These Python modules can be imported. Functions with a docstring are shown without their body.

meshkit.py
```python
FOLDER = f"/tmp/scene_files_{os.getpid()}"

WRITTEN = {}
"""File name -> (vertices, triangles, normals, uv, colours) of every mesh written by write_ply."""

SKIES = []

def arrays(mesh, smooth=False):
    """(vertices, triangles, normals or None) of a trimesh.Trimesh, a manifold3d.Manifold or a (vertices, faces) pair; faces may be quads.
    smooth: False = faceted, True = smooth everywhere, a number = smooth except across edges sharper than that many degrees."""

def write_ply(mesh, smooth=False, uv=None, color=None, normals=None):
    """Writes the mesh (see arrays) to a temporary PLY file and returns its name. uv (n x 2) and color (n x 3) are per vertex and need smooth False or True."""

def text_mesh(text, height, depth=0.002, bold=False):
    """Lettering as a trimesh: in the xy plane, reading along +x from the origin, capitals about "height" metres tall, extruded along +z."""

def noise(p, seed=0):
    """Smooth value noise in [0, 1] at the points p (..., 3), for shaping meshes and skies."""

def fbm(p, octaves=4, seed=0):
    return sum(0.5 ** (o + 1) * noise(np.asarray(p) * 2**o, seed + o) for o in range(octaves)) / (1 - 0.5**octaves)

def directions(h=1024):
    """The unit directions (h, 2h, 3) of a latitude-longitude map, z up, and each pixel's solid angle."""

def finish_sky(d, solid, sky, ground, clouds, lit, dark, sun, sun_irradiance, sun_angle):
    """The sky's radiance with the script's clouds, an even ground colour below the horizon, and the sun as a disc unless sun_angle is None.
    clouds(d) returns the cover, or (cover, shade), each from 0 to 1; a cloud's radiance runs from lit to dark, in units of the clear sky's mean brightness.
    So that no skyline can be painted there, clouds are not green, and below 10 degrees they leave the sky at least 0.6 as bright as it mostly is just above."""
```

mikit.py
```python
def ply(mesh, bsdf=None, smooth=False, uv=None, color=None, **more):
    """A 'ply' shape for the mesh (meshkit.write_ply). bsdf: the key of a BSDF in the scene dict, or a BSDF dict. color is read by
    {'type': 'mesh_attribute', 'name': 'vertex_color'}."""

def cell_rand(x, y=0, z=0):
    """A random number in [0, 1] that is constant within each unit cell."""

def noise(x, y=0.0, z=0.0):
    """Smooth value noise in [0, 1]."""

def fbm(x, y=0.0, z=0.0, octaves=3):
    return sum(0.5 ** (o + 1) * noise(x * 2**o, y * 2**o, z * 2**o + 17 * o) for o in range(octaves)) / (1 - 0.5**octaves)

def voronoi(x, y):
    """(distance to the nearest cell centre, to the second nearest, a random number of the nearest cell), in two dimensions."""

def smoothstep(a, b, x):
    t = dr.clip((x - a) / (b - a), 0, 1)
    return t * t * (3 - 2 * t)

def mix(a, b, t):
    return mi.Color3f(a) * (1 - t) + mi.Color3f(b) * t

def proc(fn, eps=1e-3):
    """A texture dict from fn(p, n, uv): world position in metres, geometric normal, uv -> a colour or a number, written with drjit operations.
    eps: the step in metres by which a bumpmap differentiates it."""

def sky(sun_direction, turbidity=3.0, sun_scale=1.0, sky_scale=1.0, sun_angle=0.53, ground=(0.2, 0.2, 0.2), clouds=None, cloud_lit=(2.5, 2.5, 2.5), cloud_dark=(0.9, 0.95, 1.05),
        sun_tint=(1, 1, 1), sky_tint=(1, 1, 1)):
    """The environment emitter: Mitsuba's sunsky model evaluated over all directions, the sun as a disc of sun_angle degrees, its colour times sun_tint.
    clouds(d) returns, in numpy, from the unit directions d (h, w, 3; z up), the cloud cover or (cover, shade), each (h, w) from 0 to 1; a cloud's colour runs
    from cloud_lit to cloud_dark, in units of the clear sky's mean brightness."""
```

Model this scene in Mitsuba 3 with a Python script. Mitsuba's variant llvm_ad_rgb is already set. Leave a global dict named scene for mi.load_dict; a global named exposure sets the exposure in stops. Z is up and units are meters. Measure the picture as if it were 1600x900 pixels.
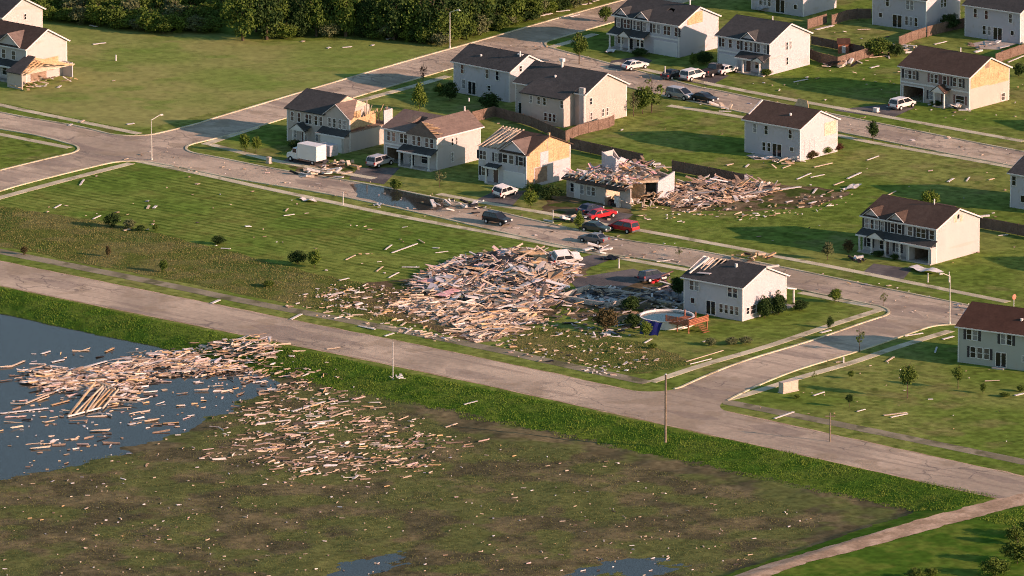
"""A housing estate the morning after a tornado, seen from a helicopter. x is right, y is away from the helicopter, z is up; metres."""
import math, random
import numpy as np
import trimesh, manifold3d
import drjit as dr
import mitsuba as mi
import mikit
import meshkit
from shapely.geometry import Polygon, LineString, Point, box as sbox
from shapely.ops import unary_union
from shapely import affinity

T = mi.ScalarTransform4f
scene, labels = {'type': 'scene'}, {}
random.seed(7)
RNG = np.random.default_rng(7)

# ---------------------------------------------------------------- camera, sun, sky
PITCH, REACH = math.radians(13.1753), 1463.7
EYE = [0, -REACH * math.cos(PITCH), REACH * math.sin(PITCH)]
scene['camera'] = {'type': 'perspective', 'fov': 5.87, 'near_clip': 20.0, 'far_clip': 30000.0,
                   'to_world': T().look_at(origin=EYE, target=[0, 0, 0], up=[0, 0, 1])}
SUN_AZ, SUN_EL = math.radians(-25.5), math.radians(16.5)
SUN = [math.cos(SUN_EL) * math.cos(SUN_AZ), math.cos(SUN_EL) * math.sin(SUN_AZ), math.sin(SUN_EL)]
scene['sky'] = mikit.sky(SUN, turbidity=3, sun_tint=(1.0, 0.875, 1.30))
exposure = 2.75

# ---------------------------------------------------------------- materials
def tex(fn, eps=1e-3):
    return mikit.proc(fn, eps)


def rgb(c):
    return {'type': 'rgb', 'value': list(c)}


def mat(name, color, rough=0.85, spec=0.2, metal=0.0, **more):
    c = tex(color) if callable(color) else rgb(color)
    scene['mat_' + name] = {'type': 'twosided', 'bsdf': {'type': 'principled', 'base_color': c, 'roughness': rough, 'specular': spec, 'metallic': metal, **more}}
    return 'mat_' + name


def matte(name, color):
    c = tex(color) if callable(color) else rgb(color)
    scene['mat_' + name] = {'type': 'twosided', 'bsdf': {'type': 'diffuse', 'reflectance': c}}
    return 'mat_' + name


N, F, S, MIX = mikit.noise, mikit.fbm, mikit.smoothstep, mikit.mix
CY, SY = math.cos(math.radians(-41)), math.sin(math.radians(-41))      # the streets' direction


def lawn_fn(p, n, uv):
    big = F(p.x / 17, p.y / 17, 3.0, 3)
    c = MIX((0.125, 0.185, 0.034), (0.190, 0.222, 0.060), S(0.3, 0.7, big))
    dry = F(p.x / 5.5 + 40, p.y / 5.5, 9.0, 4)
    c = MIX(c, (0.20, 0.18, 0.075), 0.55 * S(0.56, 0.78, dry))
    fine = F(p.x * 1.1, p.y * 1.1, 1.0, 4)
    clump = S(0.60, 0.76, F(p.x / 1.7, p.y / 1.7, 21.0, 3))
    c = MIX(c, (0.070, 0.118, 0.022), 0.5 * clump)
    u, v = p.x * CY + p.y * SY, p.y * CY - p.x * SY
    c = MIX(c, (0.085, 0.135, 0.022), 0.35 * S(0.25, 0.48, dr.abs(v / 1.5 - dr.floor(v / 1.5) - 0.5)) * S(0.42, 0.6, F(u / 14, v / 4, 61.0, 3)))
    return c * (0.45 + 1.1 * fine)


def field_fn(p, n, uv):
    u, v = p.x * CY + p.y * SY, p.y * CY - p.x * SY
    big = F(p.x / 14, p.y / 14, 5.0, 3)
    c = MIX((0.112, 0.180, 0.032), (0.165, 0.212, 0.048), S(0.3, 0.7, big))
    wob = v + 0.5 * F(u / 9, v / 9, 2.0, 2)
    row = F(u / 11, mi.Float(dr.floor(wob / 1.5)) * 7.31, 4.0, 2)
    inrow = dr.abs(wob / 1.5 - dr.floor(wob / 1.5) - 0.5)
    c = MIX(c, (0.064, 0.112, 0.020), 0.85 * S(0.16, 0.46, inrow) * S(0.34, 0.56, row))
    dry = F(p.x / 4 + 11, p.y / 4, 9.0, 3)
    c = MIX(c, (0.150, 0.150, 0.040), 0.4 * S(0.58, 0.8, dry))
    return c * (0.48 + 1.1 * F(p.x * 1.1, p.y * 1.1, 1.0, 4))


def upper_fn(p, n, uv):
    c = MIX((0.185, 0.240, 0.060), (0.260, 0.270, 0.092), S(0.3, 0.7, F(p.x / 15, p.y / 15, 13.0, 3)))
    c = MIX(c, (0.140, 0.215, 0.042), 0.6 * S(0.52, 0.7, F(p.x / 8 + 40, p.y / 5, 9.0, 4)))
    return c * (0.68 + 0.64 * F(p.x * 1.1, p.y * 1.1, 1.0, 4))


def meadow_fn(p, n, uv):
    c = MIX((0.095, 0.125, 0.030), (0.155, 0.155, 0.058), S(0.35, 0.68, F(p.x / 4, p.y / 4, 7.0, 4)))
    c = MIX(c, (0.065, 0.110, 0.026), 0.8 * S(0.56, 0.72, F(p.x / 7 + 31, p.y / 7, 2.0, 3)))
    return c * (0.6 + 0.8 * F(p.x * 1.5, p.y * 1.5, 3.0, 3))


def bank_fn(p, n, uv):
    c = MIX((0.060, 0.125, 0.016), (0.115, 0.165, 0.028), S(0.35, 0.7, F(p.x / 3, p.y / 3, 7.0, 4)))
    return c * (0.6 + 0.8 * F(p.x * 1.2, p.y * 1.2, 3.0, 3))


def marsh_fn(p, n, uv):
    c = MIX((0.085, 0.080, 0.046), (0.155, 0.135, 0.074), S(0.35, 0.68, F(p.x / 5, p.y / 5, 7.0, 4)))
    c = MIX(c, (0.105, 0.130, 0.042), 0.85 * S(0.42, 0.62, F(p.x / 6 + 31, p.y / 6, 2.0, 4)))
    return c * (0.55 + 0.9 * F(p.x * 1.6, p.y * 1.6, 3.0, 3))


def road_fn(p, n, uv):
    u, v = p.x * CY + p.y * SY, p.y * CY - p.x * SY
    c = MIX((0.275, 0.230, 0.172), (0.385, 0.322, 0.240), S(0.3, 0.7, F(p.x / 9, p.y / 9, 1.0, 4)))
    streak = F(u / 16, v / 0.9, 4.0, 3)
    c = MIX(c, (0.185, 0.148, 0.116), 0.5 * S(0.55, 0.75, streak))
    silt = F(p.x / 3.5 + 70, p.y / 3.5, 6.0, 4)
    c = MIX(c, (0.225, 0.180, 0.122), 0.6 * S(0.56, 0.72, silt))
    d1, d2, _ = mikit.voronoi(u / 6.5 + 0.6 * F(p.x / 2, p.y / 2, 1.0, 2), v / 4.0 + 0.6 * F(p.x / 2, p.y / 2, 8.0, 2))
    c = MIX(c, (0.10, 0.085, 0.075), 0.6 * (1 - S(0.02, 0.07, d2 - d1)) * S(0.4, 0.6, F(p.x / 12, p.y / 12, 31.0, 2)))
    _, _, w = mikit.voronoi(u / 9 + 31, v / 3.1)
    c = MIX(c, (0.16, 0.13, 0.11), 0.45 * S(0.86, 0.88, w))
    return c * (0.86 + 0.28 * F(p.x * 2, p.y * 2, 3.0, 2))


def walk_fn(p, n, uv):
    c = MIX((0.46, 0.42, 0.29), (0.60, 0.55, 0.39), S(0.3, 0.7, F(p.x / 2.5, p.y / 2.5, 1.0, 3)))
    return MIX(c, (0.16, 0.15, 0.08), 0.6 * S(0.60, 0.78, F(p.x / 1.8 + 9, p.y / 1.8, 1.0, 3)))


def path_fn(p, n, uv):
    c = MIX((0.20, 0.185, 0.125), (0.30, 0.27, 0.19), S(0.3, 0.7, F(p.x / 3, p.y / 3, 1.0, 4)))
    return MIX(c, (0.09, 0.095, 0.045), 0.7 * S(0.55, 0.75, F(p.x / 2.2 + 9, p.y / 2.2, 1.0, 3)))


def drive_fn(p, n, uv):
    c = MIX((0.060, 0.056, 0.055), (0.105, 0.098, 0.092), S(0.3, 0.7, F(p.x / 3, p.y / 3, 1.0, 4)))
    return c * (0.85 + 0.3 * F(p.x * 2, p.y * 2, 3.0, 2))


def gravel_fn(p, n, uv):
    c = MIX((0.34, 0.25, 0.17), (0.50, 0.38, 0.27), S(0.3, 0.7, F(p.x / 2, p.y / 2, 1.0, 4)))
    return c * (0.75 + 0.5 * F(p.x * 3, p.y * 3, 3.0, 2))


def dirt_fn(p, n, uv):
    c = MIX((0.11, 0.085, 0.05), (0.19, 0.15, 0.09), S(0.3, 0.7, F(p.x / 2, p.y / 2, 1.0, 4)))
    c = MIX(c, (0.060, 0.085, 0.022), S(0.50, 0.64, F(p.x / 2.4 + 9, p.y / 2.4, 1.0, 4)))
    return c * (0.65 + 0.7 * F(p.x * 2, p.y * 2, 3.0, 2))


def siding(a, b):
    def fn(p, n, uv):
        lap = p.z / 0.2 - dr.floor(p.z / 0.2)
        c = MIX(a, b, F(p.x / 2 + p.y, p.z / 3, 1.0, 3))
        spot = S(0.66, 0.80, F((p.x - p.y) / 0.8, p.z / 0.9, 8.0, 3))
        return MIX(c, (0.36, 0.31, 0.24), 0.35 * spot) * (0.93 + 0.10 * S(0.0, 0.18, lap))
    return fn


def shingle(a, b):
    def fn(p, n, uv):
        row = dr.floor(p.z / 0.06)
        tab = mikit.cell_rand(dr.floor((p.x - p.y) / 0.33 + row * 0.5), row, 0)
        c = MIX(a, b, 0.5 * tab + 0.5 * F(p.x / 3, p.y / 3, p.z / 3, 3))
        return c * (0.8 + 0.4 * F(p.x * 1.5, p.y * 1.5, p.z * 1.5, 2))
    return fn


def wood_fn(a, b):
    def fn(p, n, uv):
        return MIX(a, b, F(p.x * 1.1, p.y * 1.1, p.z * 1.1, 3)) * (0.75 + 0.5 * N(p.x * 5, p.y * 5, p.z * 5))
    return fn


M_LAWN, M_FIELD, M_MEADOW = matte('lawn', lawn_fn), matte('field', field_fn), matte('meadow', meadow_fn)
M_UPPER = matte('upper', upper_fn)
M_BANK, M_MARSH, M_ROAD = matte('bank', bank_fn), matte('marsh', marsh_fn), mat('road', road_fn, 0.8, 0.25)
M_WALK, M_PATH, M_DRIVE = matte('walk', walk_fn), matte('path', path_fn), mat('drive', drive_fn, 0.8, 0.25)
M_GRAVEL, M_DIRT = matte('gravel', gravel_fn), matte('dirt', dirt_fn)
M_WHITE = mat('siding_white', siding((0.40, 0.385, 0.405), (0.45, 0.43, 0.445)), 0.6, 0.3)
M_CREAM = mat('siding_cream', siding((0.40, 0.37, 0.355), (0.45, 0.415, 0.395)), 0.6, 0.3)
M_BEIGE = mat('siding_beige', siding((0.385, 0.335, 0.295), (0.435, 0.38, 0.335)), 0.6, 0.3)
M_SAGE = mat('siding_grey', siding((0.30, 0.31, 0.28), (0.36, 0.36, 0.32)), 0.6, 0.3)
M_TRIM = mat('trim', (0.62, 0.60, 0.57), 0.5, 0.3)
M_RDARK = mat('roof_dark', shingle((0.034, 0.036, 0.036), (0.072, 0.072, 0.070)), 0.9, 0.15)
M_RBROWN = mat('roof_brown', shingle((0.050, 0.034, 0.026), (0.092, 0.066, 0.052)), 0.9, 0.15)
M_RSUNLIT = mat('roof_sunlit_brown', shingle((0.125, 0.092, 0.078), (0.190, 0.145, 0.122)), 0.9, 0.15)  # brown shingle with sunlight put into its colour, for slopes facing the sun
M_RRED = mat('roof_red', shingle((0.050, 0.026, 0.019), (0.082, 0.046, 0.034)), 0.9, 0.15)
M_GLASS = mat('glass', (0.012, 0.014, 0.018), 0.08, 0.6)
M_BLIND = mat('blind', (0.20, 0.20, 0.205), 0.25, 0.6)
M_CURTAIN = mat('curtain', (0.085, 0.075, 0.07), 0.2, 0.6)
M_SHUT = mat('shutter', (0.035, 0.033, 0.036), 0.6, 0.3)
M_SHUTR = mat('shutter_brown', (0.16, 0.085, 0.075), 0.6, 0.3)
M_DOOR = mat('door', (0.10, 0.06, 0.05), 0.5, 0.4)
M_GDOOR = mat('garage_door', (0.58, 0.56, 0.54), 0.6, 0.3)
M_OSB = matte('osb', wood_fn((0.42, 0.285, 0.155), (0.56, 0.395, 0.23)))
M_LUMB = matte('lumber', wood_fn((0.46, 0.37, 0.27), (0.62, 0.52, 0.40)))
M_LUMB2 = matte('lumber_dark', wood_fn((0.20, 0.145, 0.105), (0.34, 0.25, 0.185)))
M_PALE = matte('pale_board', wood_fn((0.52, 0.49, 0.46), (0.68, 0.65, 0.61)))
M_FENCE = matte('fence_wood', wood_fn((0.13, 0.088, 0.066), (0.22, 0.160, 0.125)))
M_DECK = matte('deck_wood', wood_fn((0.26, 0.095, 0.055), (0.38, 0.16, 0.10)))
M_DARK = mat('dark', (0.02, 0.02, 0.022), 0.7, 0.2)
M_METAL = mat('metal', (0.52, 0.52, 0.50), 0.45, 0.5)
M_POLE = mat('pole', (0.50, 0.49, 0.43), 0.6, 0.3)
M_TIMBER = matte('timber_pole', wood_fn((0.15, 0.12, 0.09), (0.24, 0.20, 0.15)))
M_CONC = matte('concrete', wood_fn((0.36, 0.33, 0.29), (0.46, 0.42, 0.37)))
M_RUBBER = mat('rubber', (0.015, 0.015, 0.016), 0.8, 0.2)
M_BARK = matte('bark', wood_fn((0.07, 0.05, 0.035), (0.13, 0.10, 0.07)))
M_PINK = mat('insulation', (0.62, 0.36, 0.36), 0.95, 0.0)
M_TILE_BLUE = mat('tarp_blue', (0.014, 0.018, 0.12), 0.6, 0.2)
M_LINER = mat('pool_liner', (0.06, 0.13, 0.17), 0.6, 0.3)
M_VARY = matte('debris_mixed', (0.5, 0.5, 0.5))
scene[M_VARY]['bsdf']['reflectance'] = {'type': 'mesh_attribute', 'name': 'vertex_color'}


def ripple(p, n, uv):
    return 0.004 * F(p.x * 1.7, p.y * 1.7, 5.0, 3)


scene['mat_water'] = {'type': 'principled', 'base_color': rgb((0.026, 0.028, 0.024)), 'roughness': 0.06, 'specular': 0.07}
M_WATER = 'mat_water'


# ---------------------------------------------------------------- building helpers
class MB:
    """Collects boxes and bars into one mesh."""
    def __init__(self):
        self.v, self.f, self.n = [], [], 0
        self.c = []

    def add(self, v, f, color=None):
        v = np.asarray(v, float)
        self.v.append(v); self.f.append(np.asarray(f) + self.n); self.n += len(v)
        if color is not None:
            self.c.append(np.tile(color, (len(v), 1)))
        return self

    def box(self, x0, x1, y0, y1, z0, z1):
        return self.add(*cuboid(x0, x1, y0, y1, z0, z1))

    def bar(self, a, b, w, h=None, up=(0, 0, 1)):
        return self.add(*bar(a, b, w, h or w, up))

    def mesh(self):
        return np.vstack(self.v), np.vstack(self.f)


BOXF = np.array([[0, 2, 1], [0, 3, 2], [4, 5, 6], [4, 6, 7], [0, 1, 5], [0, 5, 4], [1, 2, 6], [1, 6, 5], [2, 3, 7], [2, 7, 6], [3, 0, 4], [3, 4, 7]])


def cuboid(x0, x1, y0, y1, z0, z1):
    v = np.array([[x0, y0, z0], [x1, y0, z0], [x1, y1, z0], [x0, y1, z0], [x0, y0, z1], [x1, y0, z1], [x1, y1, z1], [x0, y1, z1]], float)
    return v, BOXF


def bar(a, b, w, h, up=(0, 0, 1)):
    """A square bar from a to b, w wide and h thick."""
    a, b = np.asarray(a, float), np.asarray(b, float)
    t = (b - a) / (np.linalg.norm(b - a) + 1e-9)
    s = np.cross(t, up)
    s = s / np.linalg.norm(s) if np.linalg.norm(s) > 1e-6 else np.array([1.0, 0, 0])
    q = np.cross(s, t)
    off = [(-1, -1), (1, -1), (1, 1), (-1, 1)]
    v = [a + s * i * w / 2 + q * j * h / 2 for i, j in off] + [b + s * i * w / 2 + q * j * h / 2 for i, j in off]
    return np.array(v), BOXF


def cyl(a, b, r0, r1, n=10):
    a, b = np.asarray(a, float), np.asarray(b, float)
    t = (b - a) / np.linalg.norm(b - a)
    s = np.cross(t, [0.3, 0.9, 0.1] if abs(t[2]) > 0.9 else [0, 0, 1]); s /= np.linalg.norm(s)
    q = np.cross(t, s)
    an = np.arange(n) * 2 * math.pi / n
    ring = np.cos(an)[:, None] * s + np.sin(an)[:, None] * q
    v = np.vstack([a + ring * r0, b + ring * r1, [a], [b]])
    i = np.arange(n); j = (i + 1) % n
    f = np.vstack([np.stack([i, j, j + n], 1), np.stack([i, j + n, i + n], 1), np.stack([j, i, i * 0 + 2 * n], 1), np.stack([i + n, j + n, i * 0 + 2 * n + 1], 1)])
    return v, f


def extrude(poly, z0, z1):
    """A shapely polygon as a closed solid; lists and multipolygons are joined."""
    m = MB()
    for g in getattr(poly, 'geoms', [poly]):
        if g.area < 1e-4:
            continue
        t = trimesh.creation.extrude_polygon(g, z1 - z0, engine='earcut')
        v = np.array(t.vertices); v[:, 2] += z0
        m.add(v, t.faces)
    return m.mesh()


def sheet(poly, z):
    m = MB()
    for g in getattr(poly, 'geoms', [poly]):
        if g.area < 1e-3 or g.geom_type != 'Polygon':
            continue
        v, f = trimesh.creation.triangulate_polygon(g, engine='earcut')
        v, f = np.asarray(v), np.asarray(f)
        a = v[f]
        cr = (a[:, 1, 0] - a[:, 0, 0]) * (a[:, 2, 1] - a[:, 0, 1]) - (a[:, 1, 1] - a[:, 0, 1]) * (a[:, 2, 0] - a[:, 0, 0])
        f = np.where((cr < 0)[:, None], f[:, ::-1], f)
        m.add(np.column_stack([v, np.full(len(v), z)]), f)
    return m.mesh()


def free(key):
    if key not in scene and key not in labels and not any(k.startswith(key + '__') for k in (TAKEN.get(key, ()))):
        return key
    i = COUNT.get(key, 0) + 1
    while f'{key}_{i:03d}' in USED:
        i += 1
    COUNT[key] = i
    return f'{key}_{i:03d}'


TAKEN, COUNT, USED = {}, {}, set()


def name_of(key):
    """The key, or the key with the next free number."""
    if key in USED:
        i = COUNT.get(key, 0) + 1
        COUNT[key] = i
        key = f'{key}_{i:03d}'
    USED.add(key)
    return key


def thing(name, label, cat, group=None):
    k = name_of(name)
    labels[k] = {'label': label, 'category': cat}
    if group:
        labels[k]['group'] = group
    return k


def put(name, mesh, m, parent=None, smooth=False, label=None, kind=None, color=None, to_world=None, shape=None):
    k = name_of((parent + '__' if parent else '') + name)
    s = dict(shape) if shape else mikit.ply(mesh, m, smooth, color=color)
    if to_world is not None:
        s['to_world'] = to_world
    scene[k] = s
    if label or kind:
        labels[k] = {**({'label': label} if label else {}), **({'kind': kind} if kind else {})}
    return k


def struct(name, mesh, m, smooth=False):
    k = put(name, mesh, m, smooth=smooth)
    labels[k] = {'kind': 'structure'}
    return k


def single(name, mesh, m, label, cat, group=None, smooth=False, **kw):
    k = put(name, mesh, m, smooth=smooth, **kw)
    labels[k] = {'label': label, 'category': cat, **({'group': group} if group else {})}
    return k


def curve(pts, n=6):
    """A smooth line through the points (Catmull-Rom)."""
    p = np.array(pts, float)
    p = np.vstack([2 * p[0] - p[1], p, 2 * p[-1] - p[-2]])
    out = []
    for i in range(1, len(p) - 2):
        for t in np.arange(n) / n:
            a, b, c, d = p[i - 1:i + 3]
            out.append(0.5 * (2 * b + (c - a) * t + (2 * a - 5 * b + 4 * c - d) * t**2 + (3 * b - a - 3 * c + d) * t**3))
    out.append(p[-2])
    return np.array(out)


def ribbon(pts, width, n=6):
    return LineString(curve(pts, n)).buffer(width / 2, cap_style=2)


def ragged(poly, amp=0.6, step=1.2, seed=0):
    """The polygon with an uneven outline."""
    out = []
    for g in getattr(poly, 'geoms', [poly]):
        L = g.exterior.length
        q = [g.exterior.interpolate(s) for s in np.arange(0, L, step)]
        a = np.array([(t.x, t.y) for t in q])
        n1 = meshkit.noise(np.column_stack([a / 2.1, np.full(len(a), seed + 0.5)]), 1) - 0.5
        n2 = meshkit.noise(np.column_stack([a / 2.1, np.full(len(a), seed + 9.5)]), 2) - 0.5
        out.append(Polygon(a + 2 * amp * np.column_stack([n1, n2])).buffer(0))
    return unary_union(out)


# ---------------------------------------------------------------- roads (centre lines and widths), then the ground
LOWER = [(-105.54, 34.52), (-90.44, 22.55), (-75.51, 9.52), (-57.26, -6.15), (-36.93, -23.49), (-18.27, -39.27), (0.00, -55.48), (17.86, -72.08), (35.31, -88.31), (52.37, -104.17), (69.06, -119.68), (89.42, -138.25)]
MAIN = [(-59.28, 93.54), (-49.58, 86.14), (-39.44, 77.00), (-24.47, 65.71), (-9.70, 51.94), (1.44, 40.14), (14.33, 27.66), (25.66, 20.01), (42.34, 4.95), (49.64, -2.05), (57.34, -9.00), (73.82, -24.29), (91.24, -40.83)]
EAST = [(22.27, -75.43), (28.78, -61.56), (36.29, -48.96), (46.41, -36.14), (56.95, -21.50), (64.12, -13.86)]
NORTH = [(-1.05, 174.52), (7.28, 163.32), (15.50, 152.76), (25.62, 139.39), (30.65, 134.49), (40.62, 124.30), (51.45, 113.75), (60.21, 105.23), (69.84, 95.86), (79.38, 87.06), (98.09, 68.85)]
WEST = [(-84.11, 64.37), (-78.65, 72.46), (-69.32, 83.85), (-59.33, 94.93), (-46.79, 109.48), (-41.46, 117.57), (-22.63, 145.31), (-10.39, 162.81), (0.00, 177.08), (10.58, 192.13), (21.34, 206.91), (34.49, 224.12)]
FARWEST = [(-102.18, 134.49), (-80.81, 115.66), (-70.33, 107.12), (-59.28, 93.54)]
roads = unary_union([ribbon(LOWER, 11.2), ribbon(MAIN, 8.8), ribbon(EAST, 8.8), ribbon(NORTH, 8.6), ribbon(WEST, 9.0), ribbon(FARWEST, 8.8)])
roads = roads.buffer(5.5, 24).buffer(-5.5, 24)
struct('road', sheet(roads, 0.02), M_ROAD)
kerb = roads.buffer(0.34).difference(roads)
kerb = kerb.difference(LineString(LOWER).buffer(10.5))          # the lower road has no kerb, only a worn edge
struct('kerb', extrude(kerb, 0.0, 0.13), M_WALK)
edge = LineString(LOWER).buffer(6.0).difference(roads)
struct('road_shoulder', sheet(ragged(edge, 0.25, 1.0, 5), 0.012), M_GRAVEL)

walks = [
    ([(-87.82, 133.51), (-81.41, 127.68), (-75.01, 121.41), (-67.63, 114.71), (-58.54, 106.17)], 1.5),
    ([(-84.50, 109.01), (-80.31, 105.70), (-73.83, 100.06), (-69.04, 95.86)], 1.5),
    ([(-81.69, 55.47), (-78.04, 60.35), (-68.82, 72.46), (-58.95, 84.76)], 1.5),
    ([(-58.33, 86.60), (-48.33, 77.45), (-39.22, 68.40), (-29.24, 59.01), (-19.87, 50.18), (-9.64, 41.44), (0.00, 33.66), (12.38, 22.55), (25.99, 11.61)], 1.5),
    ([(42.13, -2.87), (47.59, -7.78), (53.46, -13.05), (55.87, -15.88)], 1.5),
    ([(19.66, -58.15), (27.24, -47.81), (36.60, -36.54), (45.20, -24.69), (53.43, -13.86)], 1.5),
    ([(-47.96, 98.19), (-44.14, 104.76), (-40.28, 110.90)], 1.5),
    ([(-24.47, 130.59), (-20.45, 135.96), (-15.91, 141.85), (-10.31, 149.77)], 1.5),
    ([(5.43, 171.45), (9.65, 177.08), (13.68, 183.28)], 1.5),
    ([(-46.96, 98.19), (-37.21, 87.06), (-28.64, 79.73), (-21.16, 73.82)], 1.5),
    ([(-11.24, 63.02), (-3.41, 56.35), (0.00, 53.70), (7.26, 47.98), (15.89, 40.14), (20.37, 37.10), (35.27, 24.68), (38.06, 21.71), (47.32, 13.70), (61.01, 1.24), (72.25, -9.00)], 1.5),
    ([(16.61, 160.29), (21.72, 154.76), (29.84, 145.80), (40.88, 134.98), (50.83, 126.23), (60.68, 117.57), (70.41, 109.01), (80.05, 100.53)], 1.5),
    ([(24.92, 127.20), (34.43, 119.97), (45.31, 110.43), (51.37, 104.76), (57.47, 98.66), (67.61, 90.29), (77.62, 81.56), (88.43, 71.56)], 1.5),
    ([(28.63, -69.47), (32.74, -65.71), (40.65, -55.48), (48.17, -46.65), (54.88, -37.32), (63.09, -27.07)], 1.5),
]
walk_poly = unary_union([ribbon(p, w) for p, w in walks]).difference(roads.buffer(0.34))
struct('sidewalk', extrude(walk_poly, -0.05, 0.035), M_WALK)
paths = unary_union([ribbon([(-96.38, 41.44), (-76.22, 23.83), (-63.38, 12.87), (-51.68, 2.89), (-37.27, -9.81), (-22.18, -21.90), (-10.10, -31.82), (0.00, -40.83), (9.07, -49.35), (19.11, -58.53)], 2.5),
                     ribbon([(28.81, -69.09), (35.65, -74.69), (50.79, -87.58), (69.83, -104.17), (86.37, -118.98)], 2.5)]).difference(roads)
struct('shared_path', extrude(ragged(paths, 0.14, 0.9, 2), -0.05, 0.026), M_PATH)

# ---- terrain: flat, with a flooded hollow beyond the lower road
LA, LB = np.array(LOWER[2]), np.array(LOWER[8])
LD = (LB - LA) / np.linalg.norm(LB - LA)
LN = np.array([LD[1], -LD[0]])                                   # towards the hollow
POND = Polygon([(-86.56, 4.34), (-74.76, -5.89), (-65.08, -13.58), (-55.49, -21.19), (-48.82, -27.14), (-43.10, -33.82), (-38.26, -43.55), (-36.15, -55.05), (-42.09, -68.24), (-49.74, -80.10), (-59.66, -97.51), (-79.90, -111.70)])
POOLS = [Polygon([(-25.16, -159.20), (-21.49, -152.61), (-16.93, -146.63), (-12.74, -141.94), (-12.29, -144.62), (-15.17, -152.61), (-19.27, -160.83)]),
         Polygon([(4.19, -160.83), (8.41, -155.25), (13.52, -149.29), (20.27, -149.96), (24.41, -154.26), (16.76, -160.83)])]


def fnoise(x, y, s, seed):
    q = np.column_stack([np.ravel(x) / s, np.ravel(y) / s, np.full(np.size(x), 0.5)])
    return (meshkit.noise(q, seed) * 0.6 + meshkit.noise(q * 2.1, seed + 1) * 0.4).reshape(np.shape(x))


def inside(poly, x, y, soft):
    """1 well inside the polygon, 0 well outside, over the distance soft."""
    from shapely import points, distance, contains
    P = points(np.ravel(x), np.ravel(y))
    d = distance(P, poly.exterior) * np.where(contains(poly, P), 1, -1)
    return np.clip(0.5 + d / soft, 0, 1).reshape(np.shape(x))


RISE_A, RISE_B = np.array((29.31, -161.08)), np.array((58.52, -124.11))


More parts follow.
